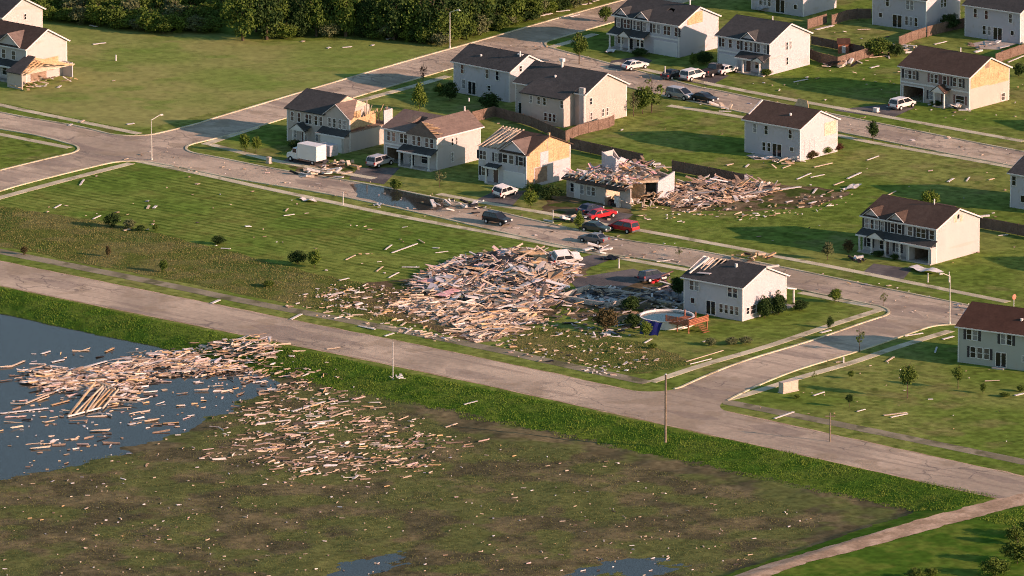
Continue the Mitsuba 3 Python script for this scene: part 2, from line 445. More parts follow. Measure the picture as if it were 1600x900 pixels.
def height(x, y):
    x, y = np.asarray(x, float), np.asarray(y, float)
    s = (x - LA[0]) * LN[0] + (y - LA[1]) * LN[1] - 5.9          # metres beyond the road's edge
    t = np.clip((s - 1.0) / 10.0, 0, 1); t = t * t * (3 - 2 * t)
    low = -1.30 + 0.44 * (fnoise(x, y, 7.0, 3) - 0.5) + 0.26 * (fnoise(x, y, 1.3, 8) - 0.5)
    dig = inside(POND, x, y, 12.0)
    for q in POOLS:
        dig = np.maximum(dig, 0.42 * inside(q, x, y, 7.0))
    low = low - 0.75 * dig
    e = RISE_B - RISE_A; e = e / np.linalg.norm(e)
    r = (x - RISE_A[0]) * e[1] - (y - RISE_A[1]) * e[0]           # beyond the gravel track the ground is high again
    k = np.clip((r + 3) / 6.0, 0, 1)
    return t * (low * (1 - k) + k * (-0.25))


xs = np.concatenate([[-14000, -6000, -2500, -1000, -400], np.arange(-150, 130.1, 0.7), [300, 800, 2000, 6000, 14000]])
ys = np.concatenate([[-6000, -2500, -1000, -400], np.arange(-190, 14.1, 0.7), np.arange(30, 330, 20), [500, 900, 2000, 5000, 14000]])
gx, gy = np.meshgrid(xs, ys)
gz = np.where((np.abs(gx) < 160) & (gy > -195) & (gy < 14), height(gx, gy), np.where(gy < -195, 0.0, 0.0))
gv = np.column_stack([gx.ravel(), gy.ravel(), gz.ravel()])
ix, iy = np.meshgrid(np.arange(len(xs) - 1), np.arange(len(ys) - 1))
i0 = (iy * len(xs) + ix).ravel()
gf = np.vstack([np.stack([i0, i0 + 1, i0 + 1 + len(xs)], 1), np.stack([i0, i0 + 1 + len(xs), i0 + len(xs)], 1)])
cen = gv[gf].mean(1)
cs = (cen[:, 0] - LA[0]) * LN[0] + (cen[:, 1] - LA[1]) * LN[1] - 5.9
near = (np.abs(cen[:, 0]) < 150) & (cen[:, 1] > -190) & (cen[:, 1] < 14)
wob = 3.2 * (fnoise(cen[:, 0], cen[:, 1], 3.0, 11) - 0.5)
e_ = RISE_B - RISE_A; e_ = e_ / np.linalg.norm(e_)
rise = (cen[:, 0] - RISE_A[0]) * e_[1] - (cen[:, 1] - RISE_A[1]) * e_[0]
is_bank = near & (cs > 0.3) & ((cs + wob < 9.6) | (rise + wob > -1.5))
is_marsh = near & (cs > 0.3) & ~is_bank


def part_of(mask):
    f = gf[mask]; u, inv = np.unique(f, return_inverse=True)
    return gv[u], inv.reshape(-1, 3)


struct('ground', part_of(~is_bank & ~is_marsh), M_LAWN, smooth=True)
struct('grass_bank', part_of(is_bank), M_BANK, smooth=True)
struct('marsh_ground', part_of(is_marsh), M_MARSH, smooth=True)
hollow = Polygon([LA + LN * 7 - LD * 90, LA + LN * 7 + LD * 250, LA + LN * 190 + LD * 250, LA + LN * 190 - LD * 90]).intersection(sbox(-145, -188, 125, 12))
struct('flood_water', sheet(hollow, -1.50), M_WATER)
tc = curve([(24.91, -172.33), (33.95, -159.61), (41.32, -151.59), (49.21, -143.56), (57.20, -134.95), (65.23, -127.60), (76.00, -119.13)], 14)
tt = np.gradient(tc, axis=0); tt /= np.linalg.norm(tt, axis=1, keepdims=True)
trk = []
for i in range(len(tc)):
    w1, w2 = 2.3 + 1.2 * (fnoise(tc[i, 0], tc[i, 1], 1.7, 5) - .5), 2.3 + 1.2 * (fnoise(tc[i, 0], tc[i, 1], 1.7, 6) - .5)
    for s in np.linspace(-w1, w2, 9):
        q = tc[i] + s * np.array([-tt[i, 1], tt[i, 0]]); trk.append([q[0], q[1], float(height(*q)) + .05])
ia, ib = np.meshgrid(np.arange(8), np.arange(len(tc) - 1)); ii = (ib * 9 + ia).ravel()
struct('gravel_track', (np.array(trk), np.vstack([np.stack([ii, ii + 9, ii + 10], 1), np.stack([ii, ii + 10, ii + 1], 1)])), M_GRAVEL, smooth=True)

# ---- the lots' surfaces
field = Polygon([(-77.24, 59.90), (-57.96, 84.76), (-39.19, 67.06), (-19.85, 48.86), (0.00, 32.37), (12.37, 21.28), (8.53, 15.80), (1.90, 20.86), (-7.58, 14.54), (-15.05, 4.13), (-22.57, 4.13), (-30.22, 10.36), (-47.84, 30.22), (-61.80, 44.48), (-77.85, 56.35)])
struct('mown_lot', sheet(field, 0.006), M_FIELD)
upper_field = Polygon([(-94.01, 134.49), (-81.50, 129.62), (-75.10, 123.33), (-67.71, 116.62), (-58.83, 108.53), (-50.58, 118.05), (-37.78, 133.51), (-24.77, 150.77), (-10.46, 172.47), (-11.53, 176.57), (-25.18, 178.63), (-41.92, 176.57), (-48.45, 184.83), (-63.29, 187.43), (-78.47, 196.33), (-98.10, 205.85)])
struct('upper_field', sheet(ragged(upper_field, .5, 1.5, 7), 0.006), M_UPPER)
meadow = unary_union([Polygon([(-83.83, 59.01), (-77.76, 54.58), (-65.76, 46.67), (-52.80, 35.38), (-39.96, 21.71), (-28.29, 8.28), (-18.76, 0.00), (-11.19, -8.18), (-2.76, -28.26), (-9.20, -28.26), (-22.23, -18.69), (-37.37, -5.74), (-51.81, 6.61), (-63.52, 16.22), (-76.39, 27.23), (-82.40, 32.37)]),
                      Polygon([(-0.92, -25.09), (5.53, -25.09), (11.95, -29.85), (18.33, -34.18), (23.70, -42.39), (25.91, -46.26), (22.65, -50.89), (18.09, -53.19), (9.09, -47.04), (0.00, -38.49)])])
struct('meadow', sheet(ragged(meadow, 0.9, 1.0, 4), 0.010), M_MEADOW)
dirt = unary_union([Polygon([(-15.07, 6.20), (-7.60, 18.75), (2.86, 24.25), (9.50, 20.01), (11.82, 12.45), (7.50, 0.00), (6.49, -16.28), (1.84, -28.26), (-5.50, -34.18), (-14.78, -22.30), (-26.12, -8.18), (-22.54, 2.06)]),
                    Polygon([(24.56, 71.11), (35.38, 72.01), (44.14, 68.85), (51.84, 64.37), (45.64, 53.26), (33.94, 51.06), (24.24, 51.06)]),
                    Polygon([(6.85, 64.37), (18.43, 51.06), (19.31, 44.48), (9.66, 44.48), (3.88, 51.06)]),
                    Polygon([(-33.69, 84.76), (-25.74, 83.39), (-23.64, 75.63), (-29.49, 72.46), (-34.05, 78.82)]),
                    Polygon([(5.60, -6.15), (18.81, 4.13), (25.32, 0.00), (25.96, -17.09), (18.43, -26.28), (9.25, -20.30)])])
struct('torn_ground', sheet(ragged(dirt, 1.6, 1.0, 6), 0.014), M_DIRT)
for pts in ([(71.44, 120.93), (76.86, 117.57), (90.35, 105.70), (90.21, 103.35), (80.59, 111.38)],):
    pass


def drive(pts, m=None, z=0.024):
    struct('driveway', sheet(Polygon(pts), z), m or M_DRIVE)


drive([(53.55, 15.80), (59.10, 12.45), (57.62, 5.78), (51.43, 9.11)])
drive([(50.76, 123.82), (59.55, 128.17), (64.03, 125.75), (60.19, 118.05), (55.21, 120.45)])
drive([(31.52, 153.26), (35.08, 150.27), (31.83, 142.34), (27.27, 146.30), (25.26, 149.27)])
drive([(-23.73, 81.56), (-17.30, 81.56), (-19.63, 69.75), (-25.08, 73.37)])
drive([(-33.34, 91.68), (-28.28, 87.06), (-29.63, 79.73), (-35.70, 86.14)])
drive([(-2.93, 64.37), (2.15, 65.26), (0.00, 54.58), (-5.36, 59.01)])
drive([(9.17, 44.48), (15.03, 51.06), (18.40, 48.86), (15.39, 38.83), (9.64, 41.44)])
drive([(7.59, 16.64), (11.89, 21.71), (15.68, 20.01), (12.31, 14.54), (8.97, 10.36)])
drive([(8.29, 5.78), (17.97, 12.45), (20.92, 7.44), (14.99, -2.05), (9.83, -2.05)])
drive([(16.10, 161.80), (20.82, 165.34), (22.85, 161.80), (19.64, 153.26), (15.53, 156.27)])
struct('patio_slab', extrude(Polygon([(36.39, 90.29), (40.33, 92.61), (41.91, 88.45), (41.18, 87.06), (37.70, 87.06)]), 0, 0.08), M_CONC)
struct('patio_slab', extrude(Polygon([(75.42, 175.54), (78.15, 178.11), (82.75, 175.54), (79.36, 170.43), (75.75, 171.45)]), 0, 0.08), M_CONC)
puddle = ragged(Polygon([(-24.92, 69.30), (-23.56, 70.20), (-19.61, 67.95), (-15.65, 64.81), (-10.73, 59.46), (-9.24, 55.47), (-10.67, 51.06), (-15.53, 52.82), (-20.45, 57.24), (-23.43, 61.24)]), 0.8, 1.0, 1)
struct('street_flood_water', sheet(puddle, 0.032), M_WATER)
# ---------------------------------------------------------------- houses
class House:
    """Local axes: x along the face towards the helicopter (0 at its right-hand corner, -w at its left), y to the back, z up."""
    def __init__(self, label, at, yaw, w, d, he, ri, wall, roof, name='house', over=0.35):
        self.k = thing(name, label, 'house', 'houses of the estate')
        self.o, self.w, self.d, self.he, self.ri, self.wm, self.rm, self.over = at, w, d, he, ri, wall, roof, over
        c, s = math.cos(math.radians(yaw)), math.sin(math.radians(yaw))
        self.R = np.array([[c, -s, 0], [s, c, 0], [0, 0, 1.0]])

    def W(self, v):
        return np.asarray(v, float) @ self.R.T + np.array([self.o[0], self.o[1], 0])

    def add(self, part, mesh, m, parent=None, label=None, kind=None, smooth=False, color=None):
        v, f = mesh.mesh() if isinstance(mesh, MB) else mesh
        return put(part, (self.W(v), f), m, parent or self.k, smooth, label, kind, color)

    # a point at distance a along a face (from its left end, seen from outside), height z, o metres out of it
    def on(self, face, a, z, o, y0=0.0):
        if face == 'front':
            return [-self.w + a, y0 - o, z]
        if face == 'right':
            return [o, a, z]
        return [-self.w - o, self.d - a, z]

    def facebox(self, face, a0, a1, z0, z1, o0, o1, y0=0.0):
        p, q = self.on(face, a0, z0, o0, y0), self.on(face, a1, z1, o1, y0)
        lo, hi = np.minimum(p, q), np.maximum(p, q)
        return cuboid(lo[0], hi[0], lo[1], hi[1], lo[2], hi[2])

    def body(self, garage=None, gable_right=True, gable_hole=None):
        """Walls to the eaves, with an open garage where given (a0, a1, height), and the gable ends."""
        w, d, he, ri = self.w, self.d, self.he, self.ri
        m = manifold3d.Manifold.cube([w, d, he + 0.05]).translate([-w, 0, -0.05])
        if garage:
            a0, a1, h = garage
            m -= manifold3d.Manifold.cube([a1 - a0, 5.2, h + 0.01]).translate([-w + a0, -0.2, 0.0])
        mm = m.to_mesh()
        self.add('wall', (mm.vert_properties[:, :3], mm.tri_verts), self.wm)
        if garage:
            for q in ((a0 + .01, a1 - .01, 4.96, 5.0, 0.02, h - .02), (a0 + .01, a0 + .06, .1, 4.95, 0.02, h - .03), (a1 - .06, a1 - .01, .1, 4.95, 0.02, h - .03), (a0 + .01, a1 - .01, .1, 4.95, h - .025, h - .005)):
                self.add('lining_board', cuboid(-w + q[0], -w + q[1], *q[2:]), M_LUMB2)
            for i in range(3):
                self.add('stored_box', cuboid(-w + a0 + .3 + i * .8, -w + a0 + .9 + i * .8, 4.0, 4.7, 0.0, .7 + .4 * (i % 2)), (M_SHUTR, M_LUMB2, M_SHUT)[i])
        for x, ok in ((-w, True), (0.0, gable_right)):
            if ok:
                g = Polygon([(0, he), (d, he), (d / 2, he + ri)])
                if x == 0 and gable_hole:
                    g = g.difference(Polygon(gable_hole))
                v, f = extrude(g, 0, 0.16)
                v = np.column_stack([x - (0.16 if x == 0 else 0) + v[:, 2], v[:, 0], v[:, 1]])
                self.add('gable_wall', (v, f), self.wm)
        return self

    def slope(self, front, hole=None, x0=None, x1=None, over_l=None, over_r=None):
        """One slope of the gable roof, with a hole given in (x, share of the way up)."""
        w, d, he, ri, o = self.w, self.d, self.he, self.ri, self.over
        L = math.hypot(d / 2, ri); ext = o * L / (d / 2)
        x0 = -w - o if x0 is None else x0
        x1 = o if x1 is None else x1
        p = sbox(x0, -ext, x1, L)
        for hq in hole or []:
            p = p.difference(Polygon([(a, b * L) for a, b in hq]))
        v, f = extrude(p, 0.02, 0.17)
        cs, sn = (d / 2) / L, ri / L
        y, z = v[:, 1] * cs - v[:, 2] * sn, he + v[:, 1] * sn + v[:, 2] * cs
        if not front:
            y = d - y; f = f[:, ::-1]
        return np.column_stack([v[:, 0], y, z]), f

    def gable_roof(self, front_hole=None, back_hole=None):
        m = MB()
        m.add(*self.slope(True, front_hole)); m.add(*self.slope(False, back_hole))
        r = self.add('roof', m, self.rm)
        self.roof_key = r
        w, d, he, o = self.w, self.d, self.he, self.over
        dz = -o * self.ri / (d / 2)
        t = MB()
        t.box(-w - o, o, -o - 0.14, -o - 0.01, he + dz - 0.06, he + dz + 0.12)
        t.box(-w - o, o, d + o + 0.01, d + o + 0.14, he + dz - 0.06, he + dz + 0.12)
        self.add('gutter', t, M_TRIM, r)
        L = math.hypot(d / 2, self.ri); b = MB()
        for x in (o + 0.02, -w - o - 0.02):
            for s in (1, -1):
                y0 = -o if s == 1 else d + o
                b.bar([x, y0, he + dz - 0.02], [x, d / 2, he + self.ri - 0.02], 0.05, 0.2, (0, 0, 1))
        self.add('rake_board', b, M_TRIM, r)
        return r

    def corners(self, m=None):
        for x, y, sx, sy in ((0, 0, 1, -1), (-self.w, 0, -1, -1), (0, self.d, 1, 1)):
            b = MB()
            b.box(min(x, x + sx * .03), max(x, x + sx * .03), min(y + sy * .03, y - sy * .14), max(y + sy * .03, y - sy * .14), 0, self.he)
            b.box(min(x, x - sx * .14), max(x, x - sx * .14), min(y, y + sy * .032), max(y, y + sy * .032), 0, self.he)
            self.add('corner_board', b, m or M_TRIM)

    def window(self, face, a, z, w=0.9, h=1.45, shut=0, y0=0.0, rail=True, sm=None, gm=None):
        gm = gm or (M_GLASS, M_GLASS, M_BLIND, M_GLASS, M_CURTAIN)[int(a * 13.7 + z * 5.3 + self.o[0] * 3.1) % 5]
        b = MB(); t = 0.09
        fb = lambda *q: b.add(*self.facebox(face, *q, y0=y0))
        fb(a - w / 2 - t, a - w / 2, z - h / 2 - t, z + h / 2 + t, -0.02, 0.07); fb(a + w / 2, a + w / 2 + t, z - h / 2 - t, z + h / 2 + t, -0.02, 0.07)
        fb(a - w / 2, a + w / 2, z + h / 2, z + h / 2 + t, -0.02, 0.072); fb(a - w / 2, a + w / 2, z - h / 2 - t, z - h / 2, -0.02, 0.10)
        if rail:
            fb(a - w / 2, a + w / 2, z - 0.03, z + 0.03, 0.01, 0.055)
        k = self.add('window', b, M_TRIM)
        self.add('pane', self.facebox(face, a - w / 2, a + w / 2, z - h / 2, z + h / 2, -0.01, 0.02, y0=y0), gm or M_GLASS, k)
        sides = {0: (), 1: (-1, 1), -1: (-1,), 2: (1,)}[shut]
        for s in sides:
            c = a + s * (w / 2 + t + 0.24)
            self.add('shutter', self.facebox(face, c - 0.2, c + 0.2, z - h / 2 - 0.05, z + h / 2 + 0.05, 0.0, 0.05, y0=y0), sm or M_SHUT)
        return k

    def patio(self, a, w=1.8, h=2.0, face='front', y0=0.0):
        b = MB(); t = 0.09
        fb = lambda *q: b.add(*self.facebox(face, *q, y0=y0))
        fb(a - w / 2 - t, a - w / 2, 0.12, 0.2 + h + t, -0.02, 0.08); fb(a + w / 2, a + w / 2 + t, 0.12, 0.2 + h + t, -0.02, 0.08)
        fb(a - w / 2, a + w / 2, 0.2 + h, 0.2 + h + t, -0.02, 0.082); fb(a - w / 2, a + w / 2, 0.12, 0.2, -0.02, 0.12); fb(a - 0.06, a + 0.06, 0.2, 0.2 + h, 0.01, 0.06)
        k = self.add('patio_door', b, M_TRIM)
        self.add('pane', self.facebox(face, a - w / 2, a + w / 2, 0.2, 0.2 + h, -0.01, 0.025, y0=y0), M_GLASS, k)

    def door(self, a, w=0.95, h=2.05, m=None, y0=0.0):
        b = MB(); t = 0.1
        fb = lambda *q: b.add(*self.facebox('front', *q, y0=y0))
        fb(a - w / 2 - t, a - w / 2, 0.1, 0.2 + h + t, -0.02, 0.08); fb(a + w / 2, a + w / 2 + t, 0.1, 0.2 + h + t, -0.02, 0.08); fb(a - w / 2, a + w / 2, 0.2 + h, 0.2 + h + t, -0.02, 0.082)
        k = self.add('door', self.facebox('front', a - w / 2, a + w / 2, 0.1, 0.2 + h, -0.01, 0.04, y0=y0), m or M_DOOR)
        self.add('frame', b, M_TRIM, k)

    def garage_door(self, a0, a1, h=2.2, y0=0.0, m=None):
        b = MB()
        for i in range(4):
            b.add(*self.facebox('front', a0, a1, i * h / 4 + 0.015, (i + 1) * h / 4 - 0.015, -0.02, 0.045, y0=y0))
        b.add(*self.facebox('front', a0, a1, 0, h, -0.03, 0.02, y0=y0))
        k = self.add('garage_door', b, m or M_GDOOR)
        self.garage_frame(a0, a1, h, y0, k)

    def garage_frame(self, a0, a1, h=2.2, y0=0.0, parent=None):
        b = MB(); fb = lambda *q: b.add(*self.facebox('front', *q, y0=y0))
        fb(a0 - 0.16, a0, 0, h + 0.16, -0.02, 0.08); fb(a1, a1 + 0.16, 0, h + 0.16, -0.02, 0.08); fb(a0, a1, h, h + 0.16, -0.02, 0.082)
        self.add('garage_frame' if not parent else 'frame', b, M_TRIM, parent)

    def band(self, z=2.75, a0=0.0, a1=None, y0=0.0):
        self.add('band_board', self.facebox('front', a0, a1 or self.w, z, z + 0.24, -0.02, 0.05, y0=y0), M_TRIM)

    def dormer(self, a0, a1, rise=1.15, roof=None):
        """A gabled front wall through the eaves with its own small roof running back into the slope."""
        w, d, he, ri = self.w, self.d, self.he, self.ri
        x0, x1 = -w + a0, -w + a1; xm = (x0 + x1) / 2; back = rise / (ri / (d / 2)) + 0.25
        g, f = extrude(Polygon([(x0, he - 0.1), (x1, he - 0.1), (x1, he), (xm, he + rise), (x0, he)]), 0, 0.3)
        g = np.column_stack([g[:, 0], -0.04 + g[:, 2], g[:, 1]])
        k = self.add('dormer', (g, f[:, ::-1]), self.wm)
        m = MB(); o = 0.25; b = (x1 - x0) / 2; sl = rise / b
        for s in (-1, 1):
            e = np.array([xm + s * (b + o), 0, he - o * sl]); p = np.array([xm, 0, he + rise])
            q = [e + [0, -o, 0], p + [0, -o, 0], p + [0, back, 0], e + [0, 0.35, 0]]
            n = np.array([s * rise, 0, b]) / math.hypot(rise, b) * 0.16
            top = [x + n for x in q]
            v = np.array(q + top); m.add(v, BOXF if s < 0 else BOXF[:, ::-1])
        self.add('dormer_roof', m, roof or self.rm, k)
        b2 = MB()
        for s in (-1, 1):
            b2.bar([xm + s * (b + o), -o - 0.03, he - o * sl + 0.05], [xm, -o - 0.03, he + rise + 0.08], 0.06, 0.2, (0, 1, 0))
        self.add('rake_board', b2, M_TRIM, k)

    def pent(self, a0, a1, z0, z1, out, y0=0.0, posts=(), gable=None, m=None, wallend=False, floor=True):
        """A lean-to roof on the face, with posts under its edge."""
        x0, x1 = -self.w + a0, -self.w + a1
        q = np.array([[x0 - .2, y0 - out - .15, z0], [x1 + .2, y0 - out - .15, z0], [x1 + .2, y0 + 0.05, z1], [x0 - .2, y0 + 0.05, z1]])
        v = np.vstack([q, q + [0, 0, 0.14]])
        k = self.add('porch_roof', (v, BOXF), m or self.rm)
        b = MB(); b.box(x0 - .2, x1 + .2, y0 - out - .25, y0 - out - .152, z0 - 0.12, z0 + 0.13)
        self.add('gutter', b, M_TRIM, k)
        for p in posts:
            b = MB(); x = -self.w + p; b.box(x - .11, x + .11, y0 - out, y0 - out + .22, 0.1, z0); b.box(x - .17, x + .17, y0 - out - .05, y0 - out + .27, 0.1, 0.3); b.box(x - .16, x + .16, y0 - out - .04, y0 - out + .26, z0 - 0.2, z0 - 0.02)
            self.add('porch_post', b, M_TRIM)
        if posts and floor:
            self.add('porch_floor', cuboid(x0, x1, y0 - out - .1, y0 - 0.01, -0.05, 0.16), M_CONC)
        if gable:
            g0, g1, rise = gable
            xa, xb = -self.w + g0, -self.w + g1; xm = (xa + xb) / 2
            gv, gf = extrude(Polygon([(xa, z0), (xb, z0), (xm, z0 + rise)]), 0, 0.15)
            gk = self.add('porch_gable', (np.column_stack([gv[:, 0], y0 - out - .32 + gv[:, 2], gv[:, 1]]), gf[:, ::-1]), M_TRIM)
            mm = MB()
            for s in (-1, 1):
                e = np.array([xm + s * ((xb - xa) / 2 + .15), 0, z0 - .1]); p = np.array([xm, 0, z0 + rise])
                qq = [e + [0, y0 - out - .4, 0], p + [0, y0 - out - .4, 0], p + [0, y0 - 0.1, 0], e + [0, y0 - out + 0.5, 0]]
                mm.add(np.array(qq + [t + [0, 0, .12] for t in qq]), BOXF if s < 0 else BOXF[:, ::-1])
            self.add('porch_gable_roof', mm, m or self.rm, gk)
        return k

    def vents(self, spots):
        """Pipes through the front slope: (x from left, share of the way up, height, radius)."""
        for a, t, h, r in spots:
            y = t * self.d / 2; z = self.he + t * self.ri
            v, f = cyl([-self.w + a, y, z - .05], [-self.w + a, y, z + h + .15], r, r, 8)
            self.add('vent_pipe', (v, f), M_TRIM, smooth=40)

    def sheathing(self, rects, face='right', m=None, part='sheathing_panel'):
        """Bare board sheets where the siding is gone: each rect (a0, a1, z0, z1) is laid out in sheets cut by the gable."""
        lim = Polygon([(0, 0), (self.d, 0), (self.d, self.he), (self.d / 2, self.he + self.ri), (0, self.he)]).buffer(-0.04) if face != 'front' else sbox(0, 0, self.w, self.he)
        n = 0
        for a0, a1, z0, z1, *pl in rects:
            sh = pl[0] if pl else 1.22
            na, nz = max(1, round((a1 - a0) / sh)), max(1, round((z1 - z0) / 2.2))
            for i in range(na):
                for j in range(nz):
                    p = sbox(a0 + (a1 - a0) * i / na + .012, z0 + (z1 - z0) * j / nz + .012, a0 + (a1 - a0) * (i + 1) / na - .012, z0 + (z1 - z0) * (j + 1) / nz - .012)
                    p = p.intersection(lim)
                    if p.area < 0.05 or p.geom_type != 'Polygon':
                        continue
                    v, f = extrude(p, 0.02, 0.036 + 0.008 * ((i + j) % 3))
                    n += 1
                    if face == 'right':
                        self.add(part, (np.column_stack([v[:, 2], v[:, 0], v[:, 1]]), f), m or M_OSB)
                    else:
                        self.add(part, (np.column_stack([-self.w + v[:, 0], -v[:, 2], v[:, 1]]), f[:, ::-1]), m or M_OSB)

    def rafters(self, x0, x1, n, t0, t1, front=True, dz=0.03, m=None):
        for i in range(n):
            x = x0 + (x1 - x0) * i / max(1, n - 1)
            a = [x, t0 * self.d / 2, self.he + t0 * self.ri + dz]; b = [x, t1 * self.d / 2, self.he + t1 * self.ri + dz]
            self.add('rafter', bar(a, b, 0.16, 0.2), m or M_LUMB)

    def attic(self, x0, x1):
        self.add('attic_floor', cuboid(x0, x1, 0.1, self.d - 0.1, self.he + 0.052, self.he + 0.2), M_LUMB2)


# -- near house beside the pool, its back towards us
h = House('white house beside the pool with torn rafters at its roof corner', (33.3, -21.2), -39.3, 10.8, 10.3, 5.05, 2.1, M_WHITE, M_RDARK)
h.body()
hole = [(-11.2, .28), (-10.2, .34), (-9.5, .44), (-8.6, .36), (-7.8, .5), (-7.2, .74), (-6.5, .86), (-6.4, 1.02), (-11.2, 1.02)]
h.gable_roof(front_hole=[hole], back_hole=[[(-11.2, 0.55), (-9, 0.6), (-7.5, 0.75), (-6.4, 1.02), (-11.2, 1.02)]])
h.attic(-10.7, -0.2)
h.rafters(-10.3, -7.2, 5, 0.3, 1.0)
h.add('hanging_rafter', bar([-10.2, 0.5, 5.6], [-9.4, 3.9, 7.35], 0.22, 0.22), M_PALE)
h.add('loose_board', bar([-9.0, 1.0, 5.75], [-6.9, 1.3, 5.85], 0.9, 0.08), M_CREAM)
h.corners()
for a in (1.45, 2.4, 8.5, 9.45):
    h.window('front', a, 4.0, 0.72, 1.35, 0)
h.window('front', 1.65, 1.75, 0.7, 0.75, rail=False)
h.patio(5.0, 1.6, 1.95)
for a in (6.9, 7.85, 8.85, 9.8):
    h.window('front', a, 1.4, 0.6, 1.2)
h.window('right', 1.2, 1.35, 0.65, 0.9); h.window('right', 2.5, 1.35, 1.2, 1.2); h.window('right', 3.6, 1.35, 0.7, 1.2)
h.vents([(6.6, 0.75, 0.5, 0.22)])
h.add('torn_fascia', bar([0.4, 5.0, 7.2], [1.5, 6.6, 7.35], 0.3, 0.25), M_PALE)
b = MB(); b.add(np.array([[-4.2, 10.3, 3.0], [0.25, 10.3, 3.0], [0.25, 12.5, 2.5], [-4.2, 12.5, 2.5], [-4.2, 10.3, 3.16], [0.25, 10.3, 3.16], [0.25, 12.5, 2.66], [-4.2, 12.5, 2.66]]), BOXF)
h.add('porch_roof', b, M_TRIM)
for x in (-0.1, -2.1, -4.0):
    h.add('porch_post', cuboid(x - .1, x + .1, 12.1, 12.3, 0, 2.52), M_TRIM)
h.add('porch_floor', cuboid(-4.2, 0.2, 10.31, 12.4, -.05, .16), M_CONC)
H_POOL = h

# -- right, porch and open garage
h = House('cream house with a long front porch, two small dormers and a dark open garage', (62.8, 15.7), -40.3, 13.8, 10.4, 5.39, 2.1, M_CREAM, M_RBROWN)
h.body(garage=(9.7, 13.3, 2.25), gable_hole=[(5.05, 5.85), (5.5, 5.95), (5.6, 6.5), (5.2, 6.65), (5.0, 6.3)])
h.gable_roof()
h.dormer(0.1, 3.2); h.dormer(4.7, 7.9)
for a, s, w in ((0.75, -1, .7), (1.75, 0, .6), (2.6, 1, .7), (3.7, 2, .6), (5.6, 1, .7), (6.9, 1, .7), (8.9, 0, .8), (10.5, -1, .8), (11.4, 2, .8), (13.0, 0, .8)):
    h.window('front', a, 4.25, w, 1.35, s)
gx = -13.8
h.add('garage_wall', (lambda mm: (mm.vert_properties[:, :3], mm.tri_verts))((manifold3d.Manifold.cube([4.7, 1.2, 2.62]).translate([-4.7, -1.2, -.05]) - manifold3d.Manifold.cube([3.6, 2.0, 2.25]).translate([-4.1, -1.6, 0])).to_mesh()), h.wm)
h.garage_frame(9.7, 13.3, 2.25, -1.2)
h.pent(0.0, 13.8, 2.62, 3.35, 1.35, posts=(0.3, 2.6, 5.2, 7.9), gable=(2.0, 5.2, 0.9), m=M_RDARK)
for a in (1.2, 3.6, 6.6):
    h.window('front', a, 1.4, 0.8, 1.3, 1 if a != 3.6 else 0)
h.door(4.5)
h.corners()
h.sheathing([(4.2, 4.95, 5.5, 6.6, 0.4), (5.7, 6.3, 5.4, 6.4, .35)], m=M_LUMB, part='splintered_sheathing')
h.vents([(9.5, 0.96, 0.8, 0.1)])
h.add('roof_vent', cuboid(-4.8, -0.9, 5.0, 5.9, 7.36, 7.62), M_RBROWN)
h.add('torn_fascia', bar([0.3, 10.3, 5.5], [1.3, 11.2, 5.6], 0.3, 0.25), M_PALE)

# -- middle right, back towards us
h = House('white house standing alone in the grass with a tan patch on its sunlit end', (44.6, 85.9), -39.7, 10.9, 9.4, 5.28, 2.0, M_WHITE, M_RBROWN)
h.body(); h.gable_roof(front_hole=None); h.corners()
for a, m in ((2.0, None), (4.25, None), (9.0, None)):
    h.window('front', a, 4.1, 0.62, 1.3)
h.window('front', 3.8, 1.45, 0.55, 1.3); h.window('front', 4.8, 1.45, 0.55, 1.3)
h.patio(6.4, 1.7, 1.95); h.window('front', 9.3, 1.75, 0.7, 0.6, rail=False)
h.sheathing([(6.1, 9.1, 3.0, 5.1)], m=M_LUMB)
h.sheathing([(1.1, 5.0, 0.6, 3.0, 1.3)], m=M_WHITE, part='loose_siding')
h.vents([(7.2, 0.5, 0.35, 0.2)])
h.add('torn_fascia', bar([-10.9, 0.9, 5.8], [-11.1, 4.6, 7.45], 0.3, 0.3), M_PALE)
h.add('upturned_sheathing', (np.array([[-5.2, 5.0, 7.2], [-2.2, 5.0, 7.2], [-3.2, 5.8, 8.3], [-4.9, 5.8, 8.4], [-5.2, 5.1, 7.2], [-2.2, 5.1, 7.2], [-3.2, 5.9, 8.3], [-4.9, 5.9, 8.4]]), BOXF), M_OSB)

# -- top right, garage and portico
h = House('grey house with a bare tan gable end and a white car before its garage', (72.5, 123.6), -40.1, 13.8, 10.4, 5.42, 2.3, M_BEIGE, M_RBROWN)
h.body(garage=(0.6, 4.6, 2.3)); h.gable_roof(); h.corners()
h.garage_frame(0.6, 4.6, 2.3)
h.band(2.75)
for a, s in ((1.15, -1), (1.9, 0), (2.75, 2), (6.35, -1), (7.2, 2), (8.9, 1), (10.9, -1), (12.0, 2)):
    h.window('front', a, 4.2, 0.65, 1.35, s, sm=M_SHUTR if 6 < a < 10 else None)
h.window('front', 6.2, 1.45, 0.75, 1.35, -1); h.window('front', 12.0, 1.45, 1.6, 1.3, 1, sm=M_SHUTR)
h.door(8.6)
h.pent(7.7, 10.0, 2.55, 2.9, 1.5, posts=(7.9, 9.8), gable=(7.6, 10.1, 1.0), m=M_RBROWN)
h.sheathing([(0.2, 10.2, 5.0, 8.0), (0.4, 5.0, 3.4, 5.0), (5.0, 10.3, 3.2, 5.0)])
h.sheathing([(3.1, 5.2, 6.1, 7.1, 0.7), (5.9, 6.7, 6.2, 7.0, 0.7)], m=M_LUMB2, part='broken_sheathing')
h.window('right', 8.8, .8, .9, 1.1)
h.vents([(8.0, 1.0, 0.7, 0.09)])

